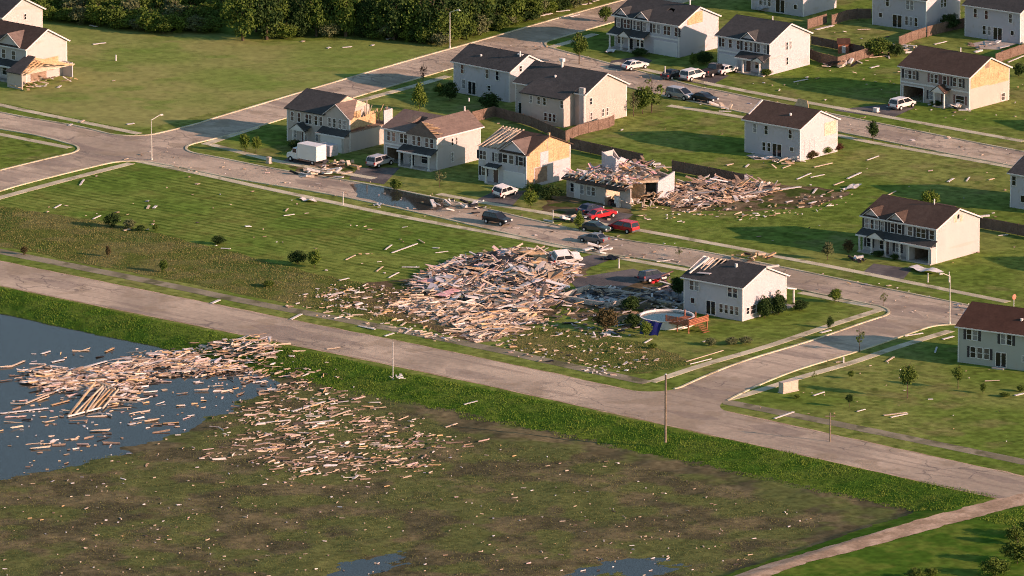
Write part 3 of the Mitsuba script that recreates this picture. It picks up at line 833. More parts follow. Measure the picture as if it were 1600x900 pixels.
# -- top, lit pink end
h = House('white house with a dark porch roof and two stacked windows in its sunlit end', (41.5, 150.4), -38.6, 10.5, 10.8, 5.33, 2.32, M_WHITE, M_RDARK)
h.body(); h.gable_roof(); h.corners()
h.dormer(4.8, 7.8)
for a, s in ((1.1, -1), (2.6, 0), (4.2, 2), (5.8, 0), (6.8, 0), (8.3, -1), (9.6, 2)):
    h.window('front', a, 4.2, 0.6, 1.35, s)
h.band(2.75, 0, 5.2); h.garage_door(0.5, 3.9); h.door(6.3); h.window('front', 5.5, 1.6, 0.5, 1.3); h.window('front', 8.3, 1.5, 1.3, 1.3)
h.pent(4.9, 10.5, 2.45, 3.2, 1.6, posts=(6.2, 9.6), gable=(8.4, 10.6, .6), m=M_RDARK)
h.window('right', 4.6, 4.1, 0.45, 1.2); h.window('right', 5.6, 4.1, 0.4, 1.2); h.window('right', 4.7, 1.6, 0.45, 1.2)
h.vents([(7, 1.0, 0.6, 0.1)])

# -- top middle, two dormers and a navy porch roof
h = House('white house with two dormers, a navy porch roof and torn siding on its gable', (27.1, 164.2), -39.6, 13.4, 10.3, 5.42, 2.2, M_WHITE, M_RDARK)
h.body(); h.gable_roof(front_hole=[[(-4.8, .55), (-4.0, .62), (-3.2, .52), (-3.5, .68), (-4.6, .72)]]); h.corners()
h.attic(-13.2, -.2)
h.dormer(0.1, 2.9); h.dormer(4.3, 7.2)
for a, s in ((0.85, 1), (2.2, 0), (2.9, 2), (4.1, 0), (5.0, 1), (6.3, 0), (8.3, -1), (9.2, 0), (10.6, 0), (11.3, 0), (12.9, 2)):
    h.window('front', a, 4.2, 0.65, 1.4, s)
h.band(2.75, 7.2); h.garage_door(8.4, 12.9)
h.pent(0.0, 7.2, 2.5, 3.35, 1.6, posts=(0.2, 2.6, 4.2, 6.5), gable=(2.3, 4.6, .9), m=M_RDARK)
h.door(3.4, m=M_DARK); h.window('front', 1.3, 1.5, 1.2, 1.4); h.window('front', 5.4, 1.5, 1.4, 1.4)
h.sheathing([(2.2, 6.2, 5.0, 6.9, 0.9)])
h.sheathing([(4.2, 5.1, 5.7, 6.5, .5)], m=M_LUMB2, part='broken_sheathing')
h.vents([(11.6, 1.0, 1.0, 0.14)])

# -- behind the forest road
h = House('white house with a charcoal roof beside the road junction near the wood', (-0.4, 129.5), -42.5, 12.1, 8.4, 5.1, 2.0, M_WHITE, M_RDARK)
h.body(); h.gable_roof(); h.corners()
for a in (1.9, 7.3, 9.5):
    h.window('front', a, 4.0, 0.62, 1.4)
h.window('front', 2.2, 1.6, 0.65, 1.4); h.patio(4.0, 1.6, 2.0); h.window('front', 7.7, 1.7, .6, .8)
h.window('right', 2.6, 5.1, 0.5, 0.9); h.window('right', 4.6, 4.0, 0.4, 1.0)
h.vents([(4.2, 0.45, 0.3, 0.18), (11.3, 0.8, 0.9, 0.13)])
h.add('gutter_elbow', cuboid(-1.6, -0.5, 3.6, 3.9, 7.0, 7.2), M_TRIM)

# -- tan house with the rear extension
h = House('tan house with a rear extension, white chimney pipe and sunlit end wall', (11.5, 111.2), -39.7, 15.2, 10.4, 5.35, 2.4, M_BEIGE, M_RDARK)
h.w = 14.2
h.body(); h.gable_roof(); h.corners()
ext = MB(); ext.add(*cuboid(-10.9, -2.2, -2.6, 0.02, -.05, 4.55)); h.add('extension_wall', ext, h.wm)
q = np.array([[-11.1, -2.95, 4.45], [-1.9, -2.95, 4.45], [-1.9, 0.7, 5.72], [-11.1, 0.7, 5.72]])
k = h.add('extension_roof', (np.vstack([q, q + [0, 0, .16]]), BOXF), M_RDARK)
wv, wf = extrude(Polygon([(-2.6, 4.5), (0, 4.5), (0, 5.4)]), 0, .12)
h.add('extension_cheek', (np.column_stack([-2.32 + wv[:, 2], wv[:, 0], wv[:, 1]]), wf), h.wm)
for a in (5.3, 6.9, 8.1, 11.6):
    h.window('front', a, 3.7, 0.55, 1.1, y0=-2.6)
h.patio(1.5, 1.7, 1.9)
for a in (8.3, 9.2, 10.1):
    h.window('front', a, 1.3, .55, 1.2, y0=-2.6)
h.window('right', 1.4, 3.9, .5, 1.0); h.window('right', 1.5, 1.5, .5, 1.1); h.window('right', 4.4, 1.6, .45, 1.1); h.window('right', 5.5, 1.6, .45, 1.1)
h.vents([(6.2, 0.45, 0.3, 0.2), (5.6, 0.92, 1.0, 0.2)])
h.add('chimney_pipe_cap', cuboid(-8.95, -8.25, 4.5, 5.1, 8.6, 9.1), M_TRIM)
h.add('chimney_box', cuboid(-0.9, 0.1, -0.45, -.02, 0, 6.3), M_CREAM)

# -- near right, grey back wall
h = House('grey house with a red brown roof and dark shutters at the right edge', (78.0, -54.8), -30.5, 17.0, 9.4, 5.32, 2.4, M_SAGE, M_RRED)
h.body(); h.gable_roof(); h.corners()
for a, s in ((1.75, -1), (2.75, 2), (7.2, -1), (8.2, 2)):
    h.window('front', a, 4.25, .72, 1.45, s)
h.window('front', 11.6, 4.2, .9, 1.0); h.window('front', 15.0, 4.2, .8, 1.4)
for a, s in ((2.4, -1), (3.5, 0), (4.6, 2)):
    h.window('front', a, 1.75, .78, 1.5, s)
h.patio(6.9, 1.6, 2.0); h.window('front', 10.7, 1.75, .8, .8); h.window('front', 14.0, 1.75, .8, 1.4)
h.vents([(8.9, .5, .3, .22)])
h.add('patio_step', cuboid(-11.0, -9.2, -1.1, -.05, 0, .18), M_CONC)
h.add('torn_fascia', bar([-17.3, 1.3, 5.9], [-17.4, 3.4, 7.0], .25, .3), M_PALE)

# -- far right backs
h = House('white house with a dark roof at the top right corner', (83.1, 174.9), -37.5, 11.0, 9.4, 5.35, 2.2, M_WHITE, M_RDARK)
h.body(); h.gable_roof(); h.corners()
for a in (2.1, 4.3, 9.1):
    h.window('front', a, 4.1, .6, 1.4)
h.window('front', 3.9, 1.5, .6, 1.4); h.window('front', 4.9, 1.5, .6, 1.4); h.patio(6.6, 1.7, 2.0); h.window('front', 9.5, 1.7, .6, .7, rail=False)
h.vents([(7.2, .6, .3, .2)])
h = House('white house cut by the top edge with windows in its shaded side wall', (68.1, 184.4), -38, 10.9, 9.6, 5.4, 2.2, M_WHITE, M_RDARK)
h.body(); h.gable_roof(); h.corners()
for a in (3.1, 7.2, 8.0):
    h.window('front', a, 4.2, .6, 1.45)
h.window('front', 1.7, 1.8, .6, .7, rail=False); h.patio(5.1, 1.8, 2.0)
for a in (7.0, 7.9, 8.9):
    h.window('front', a, 1.5, .55, 1.4)
for z in (4.2, 1.5):
    h.window('right', 5.3, z, .6, 1.4)
h.window('right', 4.4, 4.2, .5, 1.4)
h = House('white house at the top edge seen by its lower storey only', (48.3, 197.2), -37, 10.6, 9.4, 5.4, 2.2, M_WHITE, M_RDARK)
h.body(); h.gable_roof(); h.corners()
for a in (1.9, 2.8, 3.7):
    h.window('front', a, 1.7, .55, 1.4)
h.patio(5.9, 1.7, 2.1); h.window('front', 9.0, 1.5, .6, .7, rail=False); h.window('front', 2.5, 4.2, .6, 1.4)
h = House('white house with a dark gable roof half cut by the right edge', (85.3, 46.0), -39.3, 12.5, 9.6, 5.4, 2.2, M_WHITE, M_RDARK)
h.body(); h.gable_roof(); h.corners()
h.window('front', 0.7, 4.2, .7, 1.4); h.window('front', 2.4, 1.6, .8, 1.0, rail=False); h.window('front', 3.2, 4.2, .7, 1.4); h.patio(6.0)
h.add('torn_fascia', bar([-12.8, 0.6, 5.6], [-12.9, 3.5, 7.0], .25, .3), M_PALE)

# -- neighbours outside the frame whose shadows fall into it
h = House('house outside the frame to the right of the near porch house', (100.0, -3.0), -40, 12.5, 9.6, 5.4, 2.2, M_WHITE, M_RBROWN); h.body(); h.gable_roof()
h = House('house outside the frame to the right of the bare gable house', (106.0, 93.0), -40, 12.5, 9.6, 5.4, 2.2, M_WHITE, M_RBROWN); h.body(); h.gable_roof()
# ---------------------------------------------------------------- the wrecked houses
def V2(yaw):
    c, s = math.cos(math.radians(yaw)), math.sin(math.radians(yaw))
    return np.array([c, s]), np.array([-s, c])


def prism_u(x0, x1, y0, y1, z, rise, over=0.35):
    """A solid gable roof, ridge along x."""
    o = over; zz = z - o * rise / ((y1 - y0) / 2)
    p = manifold3d.CrossSection([[(y0 - o, zz), (y1 + o, zz), (y1 + o, zz + .16), ((y0 + y1) / 2, z + rise + .16), (y0 - o, zz + .16)]])
    return manifold3d.Manifold.extrude(p, x1 - x0).rotate([90, 0, 90]).translate([x0, 0, 0])


def prism_v(x0, x1, y0, y1, z, rise, over=0.35):
    o = over; zz = z - o * rise / ((x1 - x0) / 2)
    p = manifold3d.CrossSection([[(x0 - o, zz), (x1 + o, zz), (x1 + o, zz + .16), ((x0 + x1) / 2, z + rise + .16), (x0 - o, zz + .16)]])
    return manifold3d.Manifold.extrude(p, y1 - y0).rotate([90, 0, 0]).translate([0, y1, 0])


def mf(m):
    q = m.to_mesh()
    return q.vert_properties[:, :3], q.tri_verts


# -- the house whose cross gable turns its brown slope to the sun
h = House('cream house with a wide sunlit brown roof slope and an open garage', (-11.6, 79.6), -39.8, 10.7, 10.5, 5.3, 1.9, M_CREAM, M_RSUNLIT)
h.body(garage=(0.6, 4.0, 2.3), gable_right=False)
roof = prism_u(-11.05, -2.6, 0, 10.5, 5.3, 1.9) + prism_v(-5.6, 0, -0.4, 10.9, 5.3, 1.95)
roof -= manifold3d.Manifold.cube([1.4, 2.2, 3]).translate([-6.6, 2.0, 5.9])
k = h.add('roof', mf(roof), M_RSUNLIT)  # whole roof in the shingle lightened for sunlight
h.add('gutter', cuboid(0.36, 0.48, -0.4, 10.9, 5.0, 5.18), M_TRIM, k); h.add('gutter', cuboid(-11.0, -5.9, -0.5, -0.38, 5.12, 5.3), M_TRIM, k)
h.add('front_gable', (lambda vf: (np.column_stack([vf[0][:, 0], -0.06 + vf[0][:, 2], vf[0][:, 1]]), vf[1][:, ::-1]))(extrude(Polygon([(-5.6, 5.2), (0, 5.2), (-2.8, 7.1)]), 0, .2)), M_WHITE)
for i in range(6):
    t = i / 6.0
    x = -2.6 + 2.5 * t; z = 7.15 - 1.72 * t
    h.add('torn_sheathing', bar([x, -0.42, z + 0.12], [x + 0.55 + .2 * (i % 3), 0.5 + 0.35 * (i % 4), z - 0.1 + .12 * (i % 2)], 0.5, 0.05), M_OSB)
h.add('roof_patch', bar([-7.4, 2.1, 6.22], [-7.2, 4.0, 6.92], 1.3, 0.06), M_LUMB2)
for a in (1.0, 2.0, 3.6, 4.4, 6.1, 7.1, 8.7, 9.7):
    h.window('front', a, 4.1, .62, 1.4)
h.band(2.75, 0, 4.6); h.garage_frame(.6, 4.0, 2.3)
h.pent(4.2, 10.7, 2.45, 3.2, 1.5, posts=(4.3, 6.8, 10.2), m=M_RDARK)
h.door(5.7, m=M_DARK); h.window('front', 8.3, 1.5, 1.3, 1.4)
h.window('right', 3.7, 3.9, .4, 1.1); h.window('right', 4.7, 3.9, .4, 1.1); h.window('right', 3.7, 1.5, .5, 1.4)
h.corners()
h.vents([(8.6, 1.95, .3, .12)])
h.add('chimney_pipe', cyl([-2.8, 10.0, 7.0], [-2.8, 10.0, 8.1], .12, .12, 8), M_TRIM)

# -- rafters bare on the left, tan boards on the right
h = House('house with bare rafters over its left half and orange boards on its end wall', (2.2, 66.4), -40.5, 9.6, 10.4, 5.35, 2.1, M_WHITE, M_RBROWN)
h.body()
w0 = h.w
roofm = MB()
roofm.add(*h.slope(True, x0=-5.2)); roofm.add(*h.slope(False, x0=-5.6))
h.add('roof', roofm, M_RBROWN)
h.rafters(-9.4, -5.3, 7, 0.0, 1.08, True, m=M_LUMB); h.rafters(-9.4, -5.6, 6, 0.1, 1.0, False) if False else None
for i, x in enumerate(np.linspace(-9.3, -5.6, 6)):
    h.add('rafter', bar([x, 10.3, 5.4], [x, 5.2, 7.5], .12, .2), M_LUMB2)
    h.add('ceiling_joist', bar([x + .2, 0.1, 5.45], [x + .2, 10.3, 5.45], .1, .18), M_LUMB2)
h.attic(-9.5, -0.2)
h.dormer(4.4, 9.6, 1.75, M_RSUNLIT)  # dormer shingle lighter than the main roof, sunlight painted into it
for i in range(5):
    h.add('loose_rafter', bar([-9.6 + .8 * i, -0.2 + .1 * i, 5.45], [-8.2 + .75 * i, 4.8, 7.5 + .12 * (i % 2)], .24, .12), M_LUMB)
for a, s in ((0.5, -1), (1.2, 0), (3.6, 1)):
    h.window('front', a, 4.1, .6, 1.3, s)
for a, s in ((5.3, -1), (6.6, 0), (8.5, 1)):
    h.window('front', a, 4.2, .9, 1.3, s)
h.garage_door(5.2, 9.2, 2.2)
h.window('front', 1.0, 1.6, .8, 1.3, 1); h.door(3.5)
h.pent(2.2, 4.5, 2.6, 2.95, 1.1, posts=(2.3,), m=M_RDARK)
h.sheathing([(0.1, 4.9, 3.0, 7.4), (5.0, 10.2, 3.3, 7.4), (0.1, 1.8, 0.6, 3.0, .9)])
h.add('hanging_siding', h.facebox('right', 3.2, 5.1, 2.9, 5.2, .05, .09), M_WHITE)
h.window('right', 4.3, 4.3, .5, 1.0)
h.add('wall_opening', h.facebox('right', 2.0, 4.9, .5, 2.9, 0, .03), M_LUMB2)  # flat brown board painted as the shaded inside of an opening
h.add('loose_gable_board', bar([0.1, 5.2, 7.2], [0.1, 5.2, 8.0], .3, .25), M_OSB)
h.corners()

# -- storey gone on the right, boards and splinters above a long low wall
h = House('half wrecked house whose upper right storey is splintered boards above a long side wall', (-25.25, 92.70), -39.8, 12.9, 10.2, 5.3, 2.1, M_BEIGE, M_RDARK)
m = manifold3d.Manifold.cube([12.9, 10.2, 2.95]).translate([-12.9, 0, -.05]) + manifold3d.Manifold.cube([8.2, 10.2, 5.35]).translate([-12.9, 0, -.05])
h.add('wall', mf(m), M_BEIGE)
h.add('upper_front_wall', cuboid(-5.3, 0, -.02, .2, 2.9, 5.3), M_BEIGE)
h.add('upper_floor', cuboid(-4.7, -.05, .2, 10.15, 2.92, 3.1), M_LUMB2)
rm = MB(); rm.add(*h.slope(True, x1=-4.9)); rm.add(*h.slope(False, x1=-5.4)); h.add('roof', rm, M_RDARK)
for x in (-12.9, -5.0):
    v, f = extrude(Polygon([(0, 5.3), (10.2, 5.3), (5.1, 7.4)]), 0, .16)
    h.add('gable_wall', (np.column_stack([x + v[:, 2], v[:, 0], v[:, 1]]), f), M_LUMB if x > -6 else M_BEIGE)
h.add('garage_wall', cuboid(-5.3, 0, -1.4, 0, -.05, 2.45), M_BEIGE)
h.garage_door(8.3, 12.3, 2.15, -1.4)
h.pent(7.5, 12.95, 2.5, 3.35, 1.4, m=M_RDARK)
h.dormer(7.6, 12.9, 1.9, M_RSUNLIT)  # dormer slope brightened by colour for the sun
for a in (1.1, 2.5, 4.1, 4.8, 6.0, 7.0):
    h.window('front', a, 4.1, .6, 1.4, 0)
for a in (8.8, 9.8, 10.9, 11.9):
    h.window('front', a, 4.2, .55, 1.4)
h.window('front', 1.6, 1.5, .7, 1.4); h.window('front', 6.4, 1.5, .8, 1.4); h.door(3.6)
h.pent(2.3, 4.9, 2.5, 2.9, 1.4, posts=(2.4, 4.7), gable=(2.1, 5.0, 1.0), m=M_RDARK)
for i in range(5):
    h.add('sheathing_panel', cuboid(-.1 - .02 * (i % 2), -.02 - .02 * (i % 2), .25 + 1.2 * i, 1.44 + 1.2 * i, 3.5 + .1 * (i % 2), 5.3 - .1 * (i % 3)), M_OSB)
for i in range(3):
    h.add('inner_partition', cuboid(-3.9 + .9 * i, -3.8 + .9 * i, 2.2 + 2.1 * i, 4.0 + 2.1 * i, 3.1, 5.0 + .3 * (i % 2)), M_OSB)
h.add('white_back_wall', cuboid(-1.3, .02, 9.95, 10.18, 3.1, 5.3), M_WHITE); h.add('white_back_wall', cuboid(-.12, .02, 8.2, 9.95, 3.0, 5.25), M_WHITE)
rr = random.Random(5)
for i in range(16):
    x, y = rr.uniform(-4.2, -.2), rr.uniform(4.2, 9.5)
    h.add('splintered_stud', bar([x, y, 3.05], [x + rr.uniform(-1.3, 1.3), y + rr.uniform(-1.2, 1.2), rr.uniform(4.2, 6.6)], .14, .1), M_LUMB if i % 3 else M_OSB)
h.add('broken_post', bar([-.4, 4.5, 2.9], [-.45, 4.6, 7.4], .14, .14), M_LUMB)
h.corners()

# -- the house shorn down to its ground floor
h = House('house shorn down to its ground floor with open rooms and a heap of boards', (17.96, 52.55), -42, 13.0, 10.0, 3.1, 1.0, M_BEIGE, M_RBROWN)
fw = manifold3d.Manifold.cube([13.0, .2, 3.1]).translate([-13, 0, -.02]) - manifold3d.Manifold.cube([2.9, 1, 2.3]).translate([-5.0, -.4, 0])
h.add('front_wall', mf(fw), M_BEIGE)
h.add('left_wall', cuboid(-13, -12.8, .2, 10, 0, 3.1), M_BEIGE)
h.add('back_wall', cuboid(-12.8, 0, 9.8, 10, 0, 3.3), M_CREAM)
h.add('standing_end_wall', (lambda vf: (np.column_stack([-.2 + vf[0][:, 2], vf[0][:, 0], vf[0][:, 1]]), vf[1]))(extrude(Polygon([(6.2, 0), (10, 0), (10.2, 4.2), (8.4, 3.7), (6.3, 3.2)]), 0, .25)), M_WHITE)
h.add('inner_partition', cuboid(-6.2, -6.05, .2, 9.8, 0, 3.0), M_LUMB); h.add('inner_partition', cuboid(-6.0, -2.0, 5.6, 5.75, 0, 2.9), M_LUMB); h.add('inner_partition', cuboid(-9.8, -9.65, .2, 9.8, 0, 3.0), M_LUMB)
h.add('upper_floor', (lambda vf: vf)(extrude(Polygon([(-13, .1), (-1.2, .1), (-.4, 1.0), (-1.6, 2.3), (-3.2, 3.0), (-3.0, 5.0), (-1.5, 6.0), (-.3, 6.6), (-.3, 9.8), (-13, 9.8)]), 3.12, 3.34)), M_LUMB)
h.add('floor_edge_beam', bar([-3.2, 2.9, 3.2], [-.1, 6.4, 3.3], .35, .35), M_LUMB)
for x0, x1, dz in ((-13.3, -10.6, .1), (-10.4, -8.2, -.05), (-8.1, -4.4, .02), (-4.3, -1.9, -.12), (-1.8, -.3, .05)):
    q = np.array([[x0, -.9, 2.72 + dz], [x1, -.85, 2.75 + dz], [x1 - .1, .3, 3.5], [x0 + .1, .3, 3.45]])
    h.add('broken_roof_strip', (np.vstack([q, q + [0, 0, .15]]), BOXF), M_RBROWN)
for i in range(46):
    x = -13 + .27 * i
    h.add('broken_board', bar([x, -.6 + .25 * (i % 4), 3.2 + .06 * (i % 3)], [x + .9 - .4 * (i % 5), .3 + .3 * (i % 3), 3.62 + .15 * (i % 4)], .2 + .12 * (i % 4), .08), (M_PALE, M_LUMB, M_CREAM, M_LUMB2, M_OSB)[i % 5])
for q, m_ in ((((-11.4, 3.34), (-8.6, 3.34), (-8.5, 5.3), (-9.3, 5.9), (-10.2, 5.7), (-11.4, 6.2)), M_WHITE), (((-11.4, 3.34), (-9.0, 3.34), (-9.2, 4.6), (-10.4, 5.2), (-11.4, 6.2)), M_CREAM)):
    v, f = extrude(Polygon(q), 0, .18)
    h.add('standing_upper_wall', (np.column_stack([v[:, 0], (8.8 if m_ == M_CREAM else 6.3) + v[:, 2], v[:, 1]]), f), m_)
v, f = extrude(Polygon([(6.3, 3.34), (8.9, 3.34), (8.9, 5.0), (7.6, 5.6), (6.9, 5.2), (6.3, 5.7)]), 0, .18)
h.add('standing_upper_wall', (np.column_stack([-8.7 + v[:, 2], v[:, 0], v[:, 1]]), f), M_WHITE)
h.add('standing_upper_wall', cuboid(-11.4, -11.22, 6.3, 8.9, 3.34, 6.1), M_CREAM)
for i in range(5):
    h.add('leaning_wall', bar([-7.6 + 1.5 * i, 8.9, 4.2 - .12 * i], [-6.2 + 1.5 * i, 9.2, 4.0 - .15 * i], 1.5 - .1 * i, .12, (0, .8, .6)), M_PALE if i % 2 else M_CREAM)
for a in (1.2, 3.2, 4.6, 5.5):
    h.window('front', a, 1.6, .7, 1.3)
h.door(2.2, m=M_TRIM)
rr = random.Random(9)
for i in range(190):
    x, y = rr.uniform(-12.6, -.6), rr.uniform(.3, 9.7)
    zt = 3.4 + rr.random() * (.35 + 1.2 * (y > 4.0) * (x > -8.5))
    h.add('broken_board', bar([x, y, zt], [x + rr.uniform(-1.4, 1.4), y + rr.uniform(-1.2, 1.2), zt + rr.uniform(-.1, .7)], rr.uniform(.2, .7), .08), (M_LUMB, M_PALE, M_LUMB2, M_OSB, M_PINK, M_CREAM)[i % 6])
for i in range(95):
    x, y = rr.uniform(-4.5, 2.6), rr.uniform(.6, 8.6)
    z = max(.1, 1.5 - abs(x + .6) * .4) * rr.random()
    h.add('spilled_board', bar([x, y, z + .05], [x + rr.uniform(-1.6, 1.8), y + rr.uniform(-1.6, 1.6), z + rr.uniform(.1, .9)], rr.uniform(.15, .6), .08), (M_LUMB, M_PALE, M_OSB, M_LUMB, M_LUMB2)[i % 5])
for i in range(14):
    x = rr.uniform(-5.0, -2.2)
    h.add('garage_clutter', cuboid(x, x + rr.uniform(.3, .8), rr.uniform(-.6, .1), rr.uniform(.2, 1.0), 0, rr.uniform(.3, 1.7)), (M_DARK, M_PALE, M_LUMB2, M_SHUTR)[i % 4])

# -- top left, attached garage torn open
h = House('house at the left edge with its attached garage torn open at the end', (-78.0, 144.2), -41.5, 14.0, 9.4, 5.7, 2.45, M_CREAM, M_RBROWN)
h.body(); h.gable_roof(); h.corners()
h.dormer(7.6, 12.8, 1.9, M_RSUNLIT)  # dormer takes the sun-lightened shingle
h.window('front', 9.0, 4.2, .8, 1.4); h.window('front', 11.2, 4.2, .8, 1.4); h.window('front', 9.2, 1.5, .9, 1.4)
h.pent(6.0, 12.6, 2.55, 3.3, 1.5, posts=(6.2, 9.0, 12.3), m=M_RDARK)
gy0, gy1, gr, gl = -4.2, 8.6, 1.9, 5.4
h.add('garage_front_wall', cuboid(.02, 2.9, gy0 + .2, gy0 + .4, 0, 2.6), M_BEIGE)
h.add('garage_left_wall', cuboid(-.4, .0, gy0 + .2, -.02, 0, 2.6), M_BEIGE)
h.add('garage_back_wall', cuboid(.02, 2.2, gy1 - .3, gy1 - .1, 0, 2.4), M_WHITE)
ym = gy0 + 4.7
q = np.array([[-.45, gy0 - .1, 2.45], [2.9, gy0 - .1, 2.45], [1.6, ym, 4.4], [-.45, ym, 4.4]])
h.add('garage_roof', (np.vstack([q, q + [0, 0, .16]]), BOXF), M_RDARK)
for i in range(6):
    x = .3 + .62 * i
    a = [x, gy0 + .3 + .6 * (i > 2), 2.5]; b = [x + .1, ym, 4.3 - .12 * i]
    h.add('rafter', bar(a, b, .1, .18), M_OSB); h.add('rafter', bar(b, [x + .2, gy1 - 1.4, 2.3 + .1 * (i % 2)], .1, .18), M_OSB)
    h.add('ceiling_joist', bar([x, gy0 + .6, 2.5], [x, gy1 - 1.0, 2.45], .1, .16), M_LUMB)
h.sheathing([(0.3, 7.4, 2.4, 3.4)])
h.add('inner_wall', h.facebox('right', 1.0, 4.6, .1, 2.3, 0, .05), M_LUMB2)
rr = random.Random(3)
for i in range(26):
    x, y = rr.uniform(.4, 5.2), rr.uniform(gy0, gy1 - 2)
    h.add('spilled_board', bar([x, y, .1 + rr.random() * .5], [x + rr.uniform(-1.5, 1.5), y + rr.uniform(-1.4, 1.4), .1 + rr.random() * .9], rr.uniform(.15, .55), .08), (M_OSB, M_PALE, M_LUMB, M_LUMB2)[i % 4])
u, v = V2(-41)
h = House('house behind the torn garage showing only its big sunlit end wall', tuple(np.array((-76.89, 178.11)) - v * 9.5), -41, 12.0, 9.5, 5.4, 2.4, M_CREAM, M_RDARK)
h.body(); h.gable_roof(); h.window('right', 5.3, 4.6, .5, .9)

# ---------------------------------------------------------------- what stood beside the pool house: two bare foundations
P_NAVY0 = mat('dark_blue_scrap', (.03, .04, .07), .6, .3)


def foundation(label, at, yaw, w, d, depth, mfloor, rim=.3):
    k = thing('house_foundation', label, 'foundation')
    c, s = math.cos(math.radians(yaw)), math.sin(math.radians(yaw)); R = np.array([[c, -s, 0], [s, c, 0], [0, 0, 1]])
    W = lambda q: q @ R.T + np.array([at[0], at[1], 0])
    for a in ((-w, 0, 0, rim), (-w, 0, d - rim, d), (-w, -w + rim, rim, d - rim), (-rim, 0, rim, d - rim)):
        vv, ff = cuboid(*a, -.1, depth); put('foundation_wall', (W(vv), ff), M_CONC, k)
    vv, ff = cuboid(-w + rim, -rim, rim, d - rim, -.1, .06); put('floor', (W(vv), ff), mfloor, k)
    rr = random.Random(int(w * 10))
    for i in range(30):
        x, y = rr.choice([rr.uniform(-w, 0), rr.uniform(-w, -w * .7)]), rr.choice([rr.uniform(-.6, 1.0), rr.uniform(0, d), rr.uniform(d - 1.2, d)])
        a, b = rr.uniform(0, 6.28), rr.uniform(.8, 2.6)
        z = .15 + rr.random() * depth
        vv, ff = bar([x, y, z], [x + b * math.cos(a), y + b * math.sin(a), z + rr.uniform(-.05, .5)], rr.uniform(.15, .5), .07)
        put('broken_board', (W(vv), ff), (M_DARK, M_LUMB2, P_NAVY0, M_PALE, M_DARK, M_LUMB)[i % 6], k)  # dark scrap, with extra black and navy to carry the pool house shadow
    return k


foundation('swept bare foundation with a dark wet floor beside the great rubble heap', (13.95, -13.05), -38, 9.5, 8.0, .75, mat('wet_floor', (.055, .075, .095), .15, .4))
foundation('second bare foundation with toppled household things behind the pool', (24.39, -11.43), -40, 9.0, 9.5, .3, mat('shaded_slab_floor', (.05, .055, .065), .5, .3))  # floor colour darkened for the shadow of the pool house
# ---------------------------------------------------------------- vehicles
def loft(sections):
    """Rings of equal length, joined and capped."""
    n = len(sections[0]); v = np.vstack(sections); f = []
    for i in range(len(sections) - 1):
        for j in range(n):
            a, b = i * n + j, i * n + (j + 1) % n
            f += [[a, b, b + n], [a, b + n, a + n]]
    for base, flip in ((0, 1), ((len(sections) - 1) * n, 0)):
        for j in range(1, n - 1):
            t = [base, base + j, base + j + 1]
            f.append(t[::-1] if flip else t)
    return v, np.array(f)


def slab(profile, half):
    """A closed side outline (x, z) swept across the width, its edges drawn in a little: half(x, z) is the half width there."""
    p = np.array(profile, float); n = len(p); c = p.mean(0)
    rings = []
    for s, k in ((-1, .93), (-.94, 1.0), (.94, 1.0), (1, .93)):
        q = c + (p - c) * k
        rings.append(np.column_stack([q[:, 0], [s * half(x, z) for x, z in p], q[:, 1]]))
    v, f = loft(rings)
    return v, f[:, ::-1]


SHAPES = {
    'sedan': dict(L=4.7, W=1.8, body=[(-2.3, .35), (-2.35, .75), (-2.2, .95), (-1.2, 1.0), (0.9, 1.0), (2.1, .86), (2.33, .62), (2.3, .33)], cab=[(-1.75, .95), (-1.15, 1.42), (.25, 1.42), (1.05, .97)]),
    'suv': dict(L=4.7, W=1.9, body=[(-2.3, .42), (-2.35, .8), (-2.3, 1.08), (-1.2, 1.12), (0.9, 1.12), (2.1, 1.02), (2.33, .75), (2.3, .42)], cab=[(-2.25, 1.08), (-2.0, 1.75), (.2, 1.75), (1.0, 1.1)]),
    'minivan': dict(L=4.95, W=1.95, body=[(-2.45, .38), (-2.48, .8), (-2.42, 1.05), (-1.2, 1.08), (1.2, 1.08), (2.2, .92), (2.45, .65), (2.42, .36)], cab=[(-2.38, 1.04), (-2.15, 1.74), (.45, 1.74), (1.6, 1.03)]),
    'pickup': dict(L=5.5, W=1.95, body=[(-2.7, .5), (-2.72, 1.12), (-2.6, 1.15), (-.6, 1.15), (1.2, 1.15), (2.5, 1.08), (2.7, .8), (2.68, .45)], cab=[(-.75, 1.12), (-.55, 1.82), (.7, 1.82), (1.35, 1.12)]),
}


def paint(name, c):
    return mat('paint_' + name, c, .35, .5, clearcoat=.6, clearcoat_gloss=.9)


P_WHITE, P_SILVER, P_BLACK = paint('white', (.62, .61, .59)), paint('silver', (.34, .35, .37)), paint('black', (.018, .019, .022))
P_RED, P_GREEN, P_NAVY, P_GREY = paint('red', (.45, .022, .030)), paint('green', (.022, .045, .040)), paint('navy', (.025, .032, .065)), paint('grey', (.16, .165, .17))
M_LAMPW = mat('headlight', (.75, .73, .68), .2, .6)
M_LAMPR = mat('taillight', (.35, .02, .02), .3, .5)
M_CHROME = mat('bumper', (.09, .09, .095), .5, .4)


